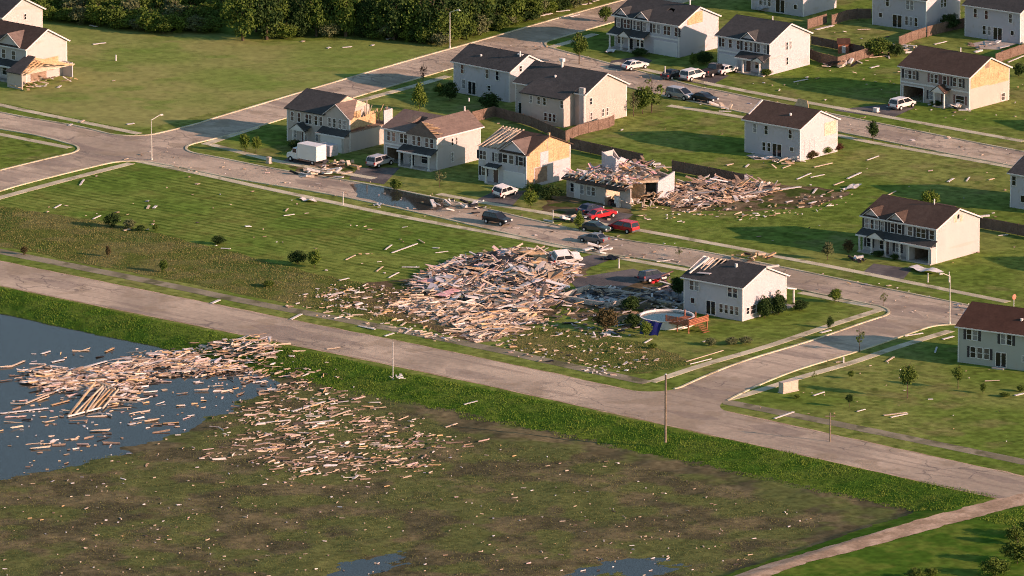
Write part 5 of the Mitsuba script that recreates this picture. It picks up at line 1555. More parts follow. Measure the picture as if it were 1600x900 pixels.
tree('young tree on the verge in front of the bare rafter house', (2.82, 53.26), 3.0, 2.4, 'oval', L_BRIGHT, .15)
tree('bright sapling standing by the street cars', (10.09, 37.54), 3.2, 2.0, 'cone', L_BRIGHT, .08)
tree('thin grey brush on the verge above the pool house', (24.81, 20.44), 1.8, 1.5, 'open', L_GREY, .1)
tree('pale sapling on the lawn left of the near porch house', (46.80, 18.33), 2.9, 2.0, 'oval', L_GREY, .2)
shrub('brownish shrub at the left porch end of the near porch house', (50.09, 22.98), 2.1, 1.9, 'dome', L_BROWN)
shrub('low shrub under the near porch posts', (54.38, 20.44), 1.0, 2.2, 'dome', L_DARK)
shrub('low shrub between porch and garage of the near porch house', (56.77, 18.33), 1.0, 1.6, 'dome', L_DARK)
tree('light green tree behind the roof of the near porch house', (63.28, 52.38), 3.0, 3.0, 'oval', L_BRIGHT, .1)
tree('small round street tree on the upper verge before the bare gable house', (56.45, 101.00), 3.3, 2.0, 'oval', L_DARK, .15)
tree('broad tree on the lawn by the lit fence at upper right', (59.55, 165.34), 3.2, 5.6, 'dome', L_GREEN, .1)
shrub('dark shrub at the end of the lit fence at upper right', (62.45, 164.84), 2.4, 2.6, 'dome', L_DARK)
shrub('dark spreading shrub between the two houses at the top right', (72.09, 185.87), 3.0, 3.6, 'dome', L_DARK)
tree('bright sapling on the corner lawn right of the pool house', (47.07, -9.41), 2.3, 2.2, 'oval', L_BRIGHT, .15)
tree('sparse sapling on the verge near the right crossing', (53.97, -11.84), 2.3, 1.5, 'open', L_GREY, .2)
tree('little dark conifer by the walk right of the pool house', (45.82, -25.48), 1.9, 1.3, 'cone', L_DARK, .06)
tree('sparse sapling at the kerb in the shadow on the cross road', (49.57, -40.05), 3.6, 2.0, 'open', L_GREEN, .3)
tree('largest sapling on the lower right lawn', (55.36, -67.59), 4.9, 2.5, 'oval', L_GREEN, .35)
tree('second sapling before the grey house wall', (62.66, -62.32), 3.4, 1.6, 'oval', L_GREEN, .35)
tree('small sapling at the right of the lower lawn', (66.05, -64.96), 1.6, .9, 'oval', L_GREEN, .15)
tree('tiny sapling above the largest sapling on its left', (47.85, -56.25), 1.3, 1.0, 'oval', L_GREEN, .15)
tree('tiny sapling right of the utility cabinet', (42.59, -57.01), 1.5, 1.0, 'open', L_GREEN, .15)
tree('small dark tree with a white wrapped stem on the lower lawn', (47.02, -73.20), 2.1, 1.2, 'oval', L_DARK, .35)
shrub('tiny shrub under the utility cabinet', (39.85, -67.97), .7, .9, 'dome', L_GREEN)
shrub('low shrub at the right edge of the lower lawn', (69.01, -66.84), .7, 1.6, 'dome', L_GREEN)
shrub('rounded shrub cut by the right edge of the lower lawn', (71.40, -63.83), 1.0, 1.4, 'dome', L_GREEN)
shrub('bushy shrub at the front corner of the pool house lawn', (41.81, -14.27), 1.6, 2.6, 'dome', L_DARK)
for i, (q, hh) in enumerate((((36.58, -19.09), 3.2), ((38.58, -16.68), 3.3))):
    tree(('left', 'right')[i] + ' one of two clipped evergreens against the pink pool house wall', q, hh, 2.3, 'clipped', L_DARK, .0, 'clipped_evergreen', 'shrub')
tree('big ragged bush of mixed green before the bare foundation', (13.63, -26.68), 3.4, 3.8, 'dome', L_BROWN, .05, 'shrub', 'shrub')
shrub('dark broken bush on the bare foundation edge', (17.18, -14.67), 2.4, 3.4, 'dome', L_DARK)
shrub('dark bush against the shaded pool side', (17.52, -25.09), 2.2, 3.0, 'dome', L_DARK)
tree('yellow green young tree at the near side of the pool', (19.19, -31.43), 2.6, 1.9, 'oval', L_BRIGHT, .1)
shrub('dark bush by the left wall of the pool house', (24.31, -4.92), 3.0, 2.6, 'dome', L_DARK)
for i, q in enumerate(((28.38, -36.14), (31.41, -35.75), (33.43, -35.36))):
    shrub(('first', 'middle', 'last')[i] + ' from the left of three blue grey shrubs on the pool house lawn', q, 1.2, 2.0, 'dome', L_GREY)
for q, hh, w, lf, lb in (((-60.18, 40.14), 2.3, 2.7, L_DARK, 'dark green bush at the edge of the mown lot'), ((-57.46, 39.27), 1.5, 2.2, L_GREY, 'grey green bush right of the dark green bush on the lot edge'), ((-55.85, 37.54), 1.0, 1.4, L_DARK, 'low dark bush beside the grey green bush'),
                            ((-53.53, 37.10), 1.3, 1.0, L_GREEN, 'slim bush at the meadow edge'), ((-43.87, 28.51), 1.4, 2.2, L_DARK, 'round dark bush alone on the meadow edge'), ((-59.99, 20.44), 1.8, 1.0, L_BROWN, 'brownish bush in the middle of the meadow'),
                            ((-51.47, 10.36), 2.0, 1.6, L_GREEN, 'green bush at the lower edge of the meadow'), ((-31.74, 15.38), 2.2, 3.0, L_DARK, 'dark bush of the pair on the lot left of the rubble'), ((-29.24, 13.28), 2.8, 2.0, L_BRIGHT, 'bright bush of the pair on the lot left of the rubble'),
                            ((-72.50, 21.71), 1.4, 1.2, L_BROWN, 'brownish bush at the left end of the meadow'), ((-35.66, 0.82), 1.0, 2.0, L_GREEN, 'low bush beside the shared path above the lower road'), ((20.11, -38.10), .9, 1.3, L_GREEN, 'low shrub on the grass below the pool')):
    shrub(lb, q, hh, w, 'dome', lf)
tree('bright sapling left of the half wrecked house', (-41.52, 92.61), 3.2, 1.8, 'oval', L_BRIGHT, .15)
tree('second bright sapling nearest the half wrecked house', (-39.83, 92.61), 2.6, 1.6, 'oval', L_BRIGHT, .15)
shrub('dark shrubs of the porch of the half wrecked house', (-33.71, 95.40), 1.4, 3.0, 'dome', L_DARK)
shrub('shrub at the sunlit foot of the lone white house', (46.46, 87.99), 1.4, 2.4, 'dome', L_BROWN)
shrub('yellowish shrub along the sunlit wall of the lone white house', (48.75, 91.22), 1.3, 2.2, 'dome', L_BRIGHT)
shrub('reddish shrub at the far corner of the lone white house', (50.71, 93.54), 1.3, 2.0, 'dome', L_RED)
shrub('shrub at the porch corner of the pink ended house', (41.05, 149.77), 1.3, 2.2, 'dome', L_GREEN)
shrub('dark shrub between the two houses on the upper street', (31.12, 159.28), 2.2, 3.2, 'dome', L_DARK)
shrub('light shrub in the shade below the torn gable of the upper house', (29.33, 157.77), 2.2, 1.4, 'oval', L_GREEN)
shrub('dark shrub at the garage side of the bare gable house', (67.32, 126.71), 1.0, 2.0, 'dome', L_DARK)
shrub('dark shrub behind the right corner of the bare gable house', (81.66, 149.27), 2.4, 2.2, 'dome', L_DARK)
shrub('dark shrubs beside the porch of the navy porch roof house', (20.82, 165.34), 1.4, 3.0, 'dome', L_DARK)
shrub('dark hedge bush beside the drive of the shorn house', (5.65, 59.01), 2.4, 4.0, 'dome', L_DARK)
shrub('dark bush under the orange boarded wall', (3.42, 63.47), 1.6, 3.2, 'dome', L_GREEN)
for q, hh, w in (((52.58, -165.74), 1.6, 3.0), ((54.73, -164.11), 1.2, 2.4), ((63.08, -164.11), 2.6, 4.0), ((66.33, -157.55), 3.4, 4.4), ((66.40, -147.59), 2.6, 3.0), ((68.85, -144.23), 3.0, 4.0)):
    shrub('leafy bush on the green bank at the bottom right corner', q, hh, w, 'dome', L_GREEN, -.25, 'bushes of the bottom right bank')

# the wood and the hedgerow along the top
wr = random.Random(21)
front = LineString([(-44.91, 178.63), (-38.85, 179.66), (-33.63, 181.21), (-25.23, 181.72), (-18.89, 178.63), (-11.52, 175.54), (-5.79, 183.80), (0.00, 192.13), (5.32, 200.54), (10.67, 206.91), (17.17, 216.55)])
for row, (off, n) in enumerate(((0, 30), (6.0, 26), (12.0, 22))):
    for i in range(n):
        p = front.interpolate((i + wr.uniform(.2, .8)) / n, True)
        hh, w = wr.uniform(7.5, 12.5), wr.uniform(5.0, 8.0)
        if row == 0:
            hh *= .85
        tree('leafy tree of the wood along the top edge', (p.x + wr.uniform(-1, 1) + off * .2, p.y + off + wr.uniform(-1.5, 1.5)), hh, w, 'wood', (L_GREEN, L_DARK, L_GREEN, L_DARK)[(i + row) % 4], .06, 'wood_tree', 'tree', 'trees of the wood along the top edge')
edge = LineString([(-41.97, 178.63), (-33.60, 179.66), (-25.21, 180.18), (-18.87, 176.57), (-11.51, 173.49), (-5.78, 180.69), (0.00, 188.99), (5.31, 197.38), (11.19, 204.78)])
for i in range(30):
    p = edge.interpolate((i + wr.random()) / 30, True)
    tree('undergrowth bush along the foot of the wood', (p.x, p.y + wr.uniform(0, 2)), wr.uniform(1.5, 4.2), wr.uniform(2.5, 4.5), 'dome', (L_GREEN, L_GREY, L_BRIGHT, L_DARK)[i % 4], .03, 'undergrowth_bush', 'bush', 'bushes along the foot of the wood')
hedge = LineString([(-78.26, 196.33), (-71.93, 192.13), (-66.52, 188.99), (-61.65, 185.87), (-56.84, 183.80), (-52.63, 183.80), (-47.98, 186.91)])
for row, off in enumerate((0, 4, 9, 15)):
    for i in range(17):
        p = hedge.interpolate((i + wr.random()) / 17, True)
        tree('pale green bush of the hedgerow at the upper left', (p.x + wr.uniform(-1, 1), p.y + off + wr.uniform(-1, 1)), wr.uniform(2.2, 4.2) * (1 + .12 * row), wr.uniform(3.5, 5.5), 'dome', (L_GREEN, L_BRIGHT, L_GREEN, L_BRIGHT, L_GREY)[(i + row) % 5], .03, 'hedgerow_bush', 'bush', 'bushes of the hedgerow at the upper left')
# ---------------------------------------------------------------- boards, sheets and splinters left by the storm
WOODS = {'mat_lumber': (.59, .45, .29), 'mat_pale_board': (.69, .63, .55), 'mat_lumber_dark': (.32, .22, .15), 'mat_osb': (.61, .40, .18)}
TONES = np.array([(.48, .39, .29), (.52, .43, .34), (.58, .53, .49), (.62, .60, .60), (.32, .24, .18), (.20, .15, .12), (.56, .39, .21), (.50, .38, .36), (.07, .065, .065), (.32, .32, .36)])
MATS = ['mat_lumber', 'mat_lumber', 'mat_pale_board', 'mat_pale_board', 'mat_lumber_dark', 'mat_lumber_dark', 'mat_osb', 'mat_siding_cream', 'mat_dark', 'mat_metal']


def board_mesh(p, yaw, tilt, l, w, t):
    d = np.array([math.cos(yaw) * math.cos(tilt), math.sin(yaw) * math.cos(tilt), math.sin(tilt)]) * l / 2
    v, f = bar(p - d, p + d, w, t)
    rr = random.Random(int(p[0] * 1000) * 7919 + int(p[1] * 1000))       # broken ends, split edges
    side = np.array([-math.sin(yaw), math.cos(yaw), 0]) * w
    ragged_ = .55 if w > .3 * l else .22
    v = v.copy()
    for a, b in ((0, 3), (1, 2), (4, 7), (5, 6)):
        o = d * rr.uniform(-ragged_, ragged_) + side * rr.uniform(-.3, .3) * (w > .18) + np.array([0, 0, rr.uniform(-.05, .09) * min(l, 2)])
        v[a] += o; v[b] += o
    return v, f


def rand_in(poly, n, rg):
    x0, y0, x1, y1 = poly.bounds; out = []
    while len(out) < n:
        q = rg.uniform((x0, y0), (x1, y1), (n * 3, 2))
        from shapely import points, contains
        out += list(q[contains(poly, points(q))])
    return np.array(out[:n])


def patchy(poly, n, rg, soft, seed):
    """Points that thin out towards the edge and gather in drifts."""
    from shapely import points, distance
    out = []
    while len(out) < n:
        q = rand_in(poly, 2 * n, rg)
        d = distance(points(q), poly.exterior) if poly.geom_type == 'Polygon' else np.full(len(q), 99.0)
        k = np.clip(d / soft, .04, 1) * np.clip((fnoise(q[:, 0], q[:, 1], 5.0, seed) - .28) * 3.2, .06, 1)
        out += list(q[rg.random(len(q)) < k])
    return np.array(out[:n])


def pieces(poly, n, seed, lmin, lmax, wmin, wmax, yaw=.6, spread=.7, weights=None, zfn=None, tilt=.12, drift=0):
    rg = np.random.default_rng(seed)
    P = patchy(poly, n, rg, drift, seed) if drift else rand_in(poly, n, rg)
    out = []
    wt = np.array(weights or [3, 3, 2, 2, 2, 1, 1, 1, .6, .5], float); wt /= wt.sum()
    for x, y in P:
        l = lmin + (lmax - lmin) * rg.random() ** 3.0; w = wmin + (wmax - wmin) * rg.random() ** 2
        z = zfn(x, y, rg) if zfn else 0.06
        out.append((l * w, np.array([x, y, z + .05]), yaw + rg.normal() * spread, rg.normal() * tilt, l, min(w, l), rg.uniform(.05, .12), rg.choice(10, p=wt)))
    out.sort(key=lambda q: -q[0])
    return out


def lay(plist, n_single, label, group, stuff_name, stuff_label, parent=None, cat='board'):
    """The largest pieces each their own object (or part), the rest one object of kind stuff."""
    for a, p, yaw, tl, l, w, t, c in plist[:n_single]:
        p = p + [0, 0, abs(math.sin(tl)) * l / 2]
        me = board_mesh(p, yaw, tl, l, w, t)
        if parent:
            put('plank', me, MATS[c], parent)
        else:
            single('fallen_plank', me, MATS[c], label, cat, group)
    m = MB()
    for a, p, yaw, tl, l, w, t, c in plist[n_single:]:
        p = p + [0, 0, abs(math.sin(tl)) * l / 2]
        m.add(*board_mesh(p, yaw, tl, l, w, t), color=TONES[c])
    if m.v:
        k = put(stuff_name, m.mesh(), M_VARY, parent, color=np.vstack(m.c), kind='stuff')
        if not parent:
            labels[k].update(label=stuff_label, category='debris')


def heap_fn(poly, top, soft, seed):
    def fn(x, y, rg=None):
        d = Point(x, y).distance(poly.exterior)
        k = min(1.0, d / soft)
        b = top * k * (.45 + 1.0 * float(meshkit.noise(np.array([[x / 3.2, y / 3.2, seed]]), seed)[0]))
        return b
    return fn


def heap(label, poly, top, soft, n, n_part, seed, **kw):
    k = thing('rubble_heap', label, 'rubble')
    hf = heap_fn(poly, top, soft, seed)
    x0, y0, x1, y1 = poly.bounds; st = .7
    xs_, ys_ = np.arange(x0, x1 + st, st), np.arange(y0, y1 + st, st)
    X, Y = np.meshgrid(xs_, ys_)
    Z = np.array([[hf(x, y) * .85 if poly.contains(Point(x, y)) else -.3 for x in xs_] for y in ys_])
    rg = np.random.default_rng(seed)
    Z = Z + np.where(Z > 0, rg.uniform(-.15, .12, Z.shape), 0)
    put('core', (np.column_stack([X.ravel(), Y.ravel(), Z.ravel()]), gridf(len(xs_), len(ys_))), M_CORE, k)
    pl = pieces(poly, n, seed, zfn=lambda x, y, r: hf(x, y) * (.55 + .5 * r.random()), **kw)
    lay(pl, n_part, None, None, 'splinters', None, k)
    return k, hf


def core_fn(p, n, uv):
    c = MIX((.16, .115, .080), (.36, .27, .19), S(.35, .65, F(p.x * 1.1, p.y * 1.1, p.z, 4)))
    c = MIX(c, (.17, .15, .14), S(.54, .66, F(p.x * .9 + 20, p.y * .9, p.z, 4)))
    return MIX(c, (.52, .47, .44), S(.60, .70, F(p.x * 1.3 + 50, p.y * 1.3, p.z, 3)))


M_CORE = matte('rubble', core_fn)
main = ragged(Polygon([(-15.01, 0.41), (-13.01, 8.28), (-9.48, 15.80), (-5.71, 20.86), (-0.95, 24.25), (2.86, 24.68), (6.66, 21.71), (9.20, 16.64), (9.44, 9.11), (7.88, 0.82), (6.72, -8.18), (4.64, -15.07), (0.00, -15.48), (-3.73, -10.62), (-8.22, -6.56), (-11.22, -4.92)]), .8, 1.0, 2)
mk, mfn = heap('great rubble heap of lumber and house walls between the mown lot and the lower road', main, .55, 6.0, 5200, 280, 31, lmin=.25, lmax=3.6, wmin=.10, wmax=1.0, spread=.9, tilt=.16, weights=[3, 2.4, 1.4, 1.4, 2.6, 2.6, 1.6, 1.8, 1.6, 1.2])
for i, q in enumerate(((2.85, 17.48), (1.43, 20.01), (-10.33, 1.24), (-12.39, 1.65), (-7.96, -2.05), (-0.95, 14.54), (5.66, 8.28), (-5.19, 8.28), (-3.32, 16.64), (-9.40, 4.13), (3.99, 19.17), (4.74, 15.80), (-11.61, -2.05), (-9.35, -4.92), (-1.90, 20.01), (-6.16, 15.80), (0.00, 4.13), (6.40, 4.13), (-7.55, 9.11), (1.89, 8.28))):
    rr = random.Random(i)
    put('wall_section', board_mesh(np.array([*q, mfn(*q) + .4]), rr.uniform(0, 3), rr.uniform(-.35, .35), rr.uniform(2.0, 3.2), rr.uniform(1.3, 2.2), .14), (M_OSB, M_OSB, M_WHITE, M_PINK, M_WHITE, M_DARK, M_LUMB, M_OSB, M_DARK, M_WHITE)[i % 10], mk)
fan = Polygon([(-9.34, -6.56), (-1.86, -12.24), (4.64, -15.48), (5.37, -20.30), (2.76, -26.28), (-0.92, -32.21), (-5.50, -35.36), (-9.18, -31.43), (-10.14, -25.09), (-13.91, -17.09), (-18.62, -11.43), (-14.96, -4.92)])
fk, ffn = heap('fan of loose lumber spread from the great heap towards the lower road', ragged(fan, .8, 1.0, 3), .22, 4.0, 800, 130, 32, drift=7, lmin=.3, lmax=3.6, wmin=.08, wmax=.40, spread=.7, tilt=.12, weights=[4, 4, 1.5, 1, 2, 1, 2, .5, .3, .2])
side = Polygon([(22.50, 64.37), (25.50, 68.85), (30.44, 70.66), (35.36, 71.11), (39.71, 68.40), (40.72, 65.71), (38.57, 61.69), (35.06, 57.68), (29.16, 54.58), (25.26, 53.70), (22.84, 54.58)])
heap('long heap of brown boards lying right of the shorn house', ragged(side, .7, 1.0, 4), .9, 4.0, 1300, 160, 33, lmin=.5, lmax=3.8, wmin=.10, wmax=.8, yaw=.2, spread=.8, tilt=.22, weights=[2, 2, 1.2, 1, 4, 4, 1.2, 1.4, 1.5, .2])
WZ = lambda x, y, r: max(-1.50, float(height(x, y))) + .02
raft = unary_union([Polygon([(-57.07, -40.06), (-54.52, -35.00), (-49.55, -33.04), (-45.91, -31.86), (-41.29, -33.04), (-36.29, -31.15), (-33.01, -33.94), (-32.98, -43.22), (-37.30, -45.48), (-42.65, -49.32), (-47.18, -49.32), (-51.13, -53.15), (-53.29, -68.24), (-56.99, -65.25), (-55.20, -53.15)]),
                    Polygon([(-70.78, -45.48), (-67.41, -43.55), (-61.90, -44.71), (-57.50, -40.84), (-54.59, -45.48), (-55.06, -56.95), (-60.28, -61.49), (-66.76, -57.71), (-69.75, -55.43)])])
k = thing('floating_debris_raft', 'raft of broken lumber drifting across the flooded hollow', 'debris')
lay(pieces(ragged(raft, .9, 1.0, 8), 2300, 41, .25, 3.4, .08, .5, drift=2.5, yaw=.5, spread=.5, zfn=lambda x, y, r: WZ(x, y, r) + .35 * r.random() ** 2, tilt=.08, weights=[4, 3, 1.6, 1.2, 3, 2.4, 1.4, 1.8, .8, .5]), 240, None, None, 'splinters', None, k)
k = thing('roof_truss_section', 'section of roof trusses lying half sunk in the flooded hollow', 'roof truss')
tq = [np.array([*(-61.96, -72.71), -1.35]), np.array([*(-58.73, -55.43), -.5]), np.array([*(-57.49, -68.24), -1.2])]
for i in range(9):
    f = i / 8
    a = tq[0] + (tq[2] - tq[0]) * f + [.3 * math.sin(i * 5), .3 * math.sin(i * 3), .1 * math.sin(i * 7)]; b = [.5 * math.sin(i * 4), .5 * math.sin(i * 2.3), .25 * math.sin(i * 6)] + tq[1] + (tq[2] - tq[1]) * f * .25 + np.array([.9 * f * 3, 0, 0])
    put('rafter', bar(a, b, .16, .22), M_OSB if i % 2 else M_LUMB, k)
put('bottom_chord', bar(tq[0], tq[2], .2, .2), M_PALE, k); put('ridge_board', bar(tq[1], tq[1] + (tq[2] - tq[1]) * .3 + [2.5, 0, 0], .2, .2), M_LUMB, k)
water_zone = Polygon([(-73.17, -37.73), (-67.95, -31.86), (-56.93, -31.86), (-51.49, -29.90), (-42.87, -41.62), (-36.10, -56.95), (-41.74, -80.10), (-52.77, -93.92), (-70.18, -97.51), (-74.33, -68.24)])
lay(pieces(water_zone, 320, 42, .25, 2.8, .08, .36, drift=6, yaw=.45, spread=.4, zfn=WZ, tilt=.03), 45, 'pale splintered board floating in the flooded hollow', 'boards floating in the flooded hollow', 'floating_splinters', 'small splinters floating in the flooded hollow')
marsh_zone = Polygon([(-42.79, -44.37), (-32.98, -35.07), (-25.44, -47.54), (-14.32, -69.46), (-3.53, -87.88), (-8.72, -105.43), (-26.04, -112.49), (-43.84, -98.31), (-42.08, -68.65)])
lay(pieces(marsh_zone, 1500, 43, .2, 2.0, .07, .34, drift=9, yaw=.45, spread=.5, zfn=WZ, tilt=.06, weights=[3, 2, 1.2, 1, 4, 4, 1, 1, .6, .3]), 45, 'broken tan board lying in the brown marsh', 'boards lying in the brown marsh', 'marsh_splinters', 'small splinters scattered through the brown marsh')
far_marsh = Polygon([(-70.16, -97.91), (-44.08, -90.71), (-3.53, -87.88), (8.80, -92.30), (30.33, -114.45), (42.01, -129.10), (37.28, -145.29), (29.42, -156.16), (16.68, -166.47), (-66.76, -166.09)])
lay(pieces(far_marsh, 520, 44, .15, .8, .08, .25, yaw=.45, spread=.8, zfn=WZ, tilt=.06), 0, None, None, 'marsh_litter', 'pale litter flecks across the near marsh')
lot = Polygon([(-30.01, 0.00), (-22.57, 4.13), (-14.11, 4.13), (-9.33, -8.18), (-10.18, -20.30), (-5.49, -36.14), (-9.14, -38.10), (-18.41, -28.26), (-27.76, -20.30), (-34.33, -16.28), (-33.58, -8.18)])
lay(pieces(lot, 420, 45, .2, 1.8, .08, .34, drift=4, yaw=.45, spread=.6, tilt=.06), 40, 'splintered tan board left of the great rubble heap', 'boards left of the great rubble heap', 'lot_splinters', 'small splinters left of the great rubble heap')
yard = Polygon([(23.34, 55.47), (39.07, 62.13), (51.90, 66.16), (53.15, 59.90), (48.42, 48.86), (38.57, 42.31), (26.99, 41.44), (19.29, 42.31), (18.43, 51.06)])
lay(pieces(yard, 130, 46, .2, 1.6, .10, .45, drift=5, yaw=.6, spread=.6, tilt=.05), 22, 'pale board on the grass right of the shorn house', 'boards on the grass right of the shorn house', 'yard_splinters', 'small splinters on the grass right of the shorn house')
back = Polygon([(6.56, -2.05), (18.76, 0.00), (24.72, -8.18), (24.59, -16.28), (18.38, -30.24), (12.85, -32.21), (5.55, -20.30)])
lay(pieces(back, 420, 47, .3, 1.8, .12, .6, spread=1.5, tilt=.2, weights=[1, 1, 1, 1, 2, 2, 1, 1, 6, 2]), 20, 'broken board among the junk between foundation and pool', 'boards between foundation and pool', 'yard_junk', 'small junk between foundation and pool')  # dark pieces weighted up to paint house shadow over the junk
strip = Polygon([(-0.93, -20.30), (7.40, -20.30), (14.68, -32.21), (21.85, -43.94), (14.45, -55.48), (0.00, -43.94), (-3.66, -36.14)])
lay(pieces(strip, 160, 48, .3, 1.3, .12, .6, tilt=.1), 14, 'pale scrap board in the rough grass above the lower road', 'scrap boards in the rough grass above the lower road', 'rough_litter', 'small scraps in the rough grass above the lower road')
wide = Polygon([(-78.25, 64.37), (-57.91, 83.39), (-19.34, 46.67), (12.36, 20.86), (0.00, 22.98), (-15.09, 8.28), (-30.22, 10.36), (-57.70, 37.97), (-77.85, 56.35)])
lay(pieces(wide, 60, 49, .2, .8, .15, .5, tilt=.1), 0, None, None, 'lot_litter', 'pale litter flecks over the mown lot')
streets = unary_union([ribbon(MAIN, 13), ribbon(NORTH, 12)]).intersection(sbox(-60, -40, 100, 200))
lay(pieces(streets, 330, 50, .12, .8, .10, .45, spread=1.5, tilt=.1), 0, None, None, 'street_litter', 'litter flecks along the two estate streets')
lawns = Polygon([(-10.16, 124.78), (20.26, 119.97), (52.82, 94.00), (78.16, 82.47), (75.65, 12.45), (47.55, 20.86), (19.29, 42.31), (7.91, 82.47)])
lay(pieces(lawns, 60, 51, .15, .7, .15, .5, tilt=.1), 0, None, None, 'lawn_litter', 'litter flecks over the back lawns')
upper = Polygon([(36.98, 190.04), (84.00, 179.66), (80.54, 110.43), (50.79, 124.78), (30.84, 144.32)])
lay(pieces(upper, 110, 52, .15, 1.0, .15, .5, tilt=.1), 0, None, None, 'upper_litter', 'litter flecks over the upper yards')
lowr = Polygon([(28.53, -74.32), (62.41, -32.21), (72.07, -59.29), (70.23, -96.28), (44.35, -81.72)])
lay(pieces(lowr, 26, 53, .12, .5, .1, .3, tilt=.05), 0, None, None, 'lower_lawn_litter', 'litter flecks over the lower right lawn')

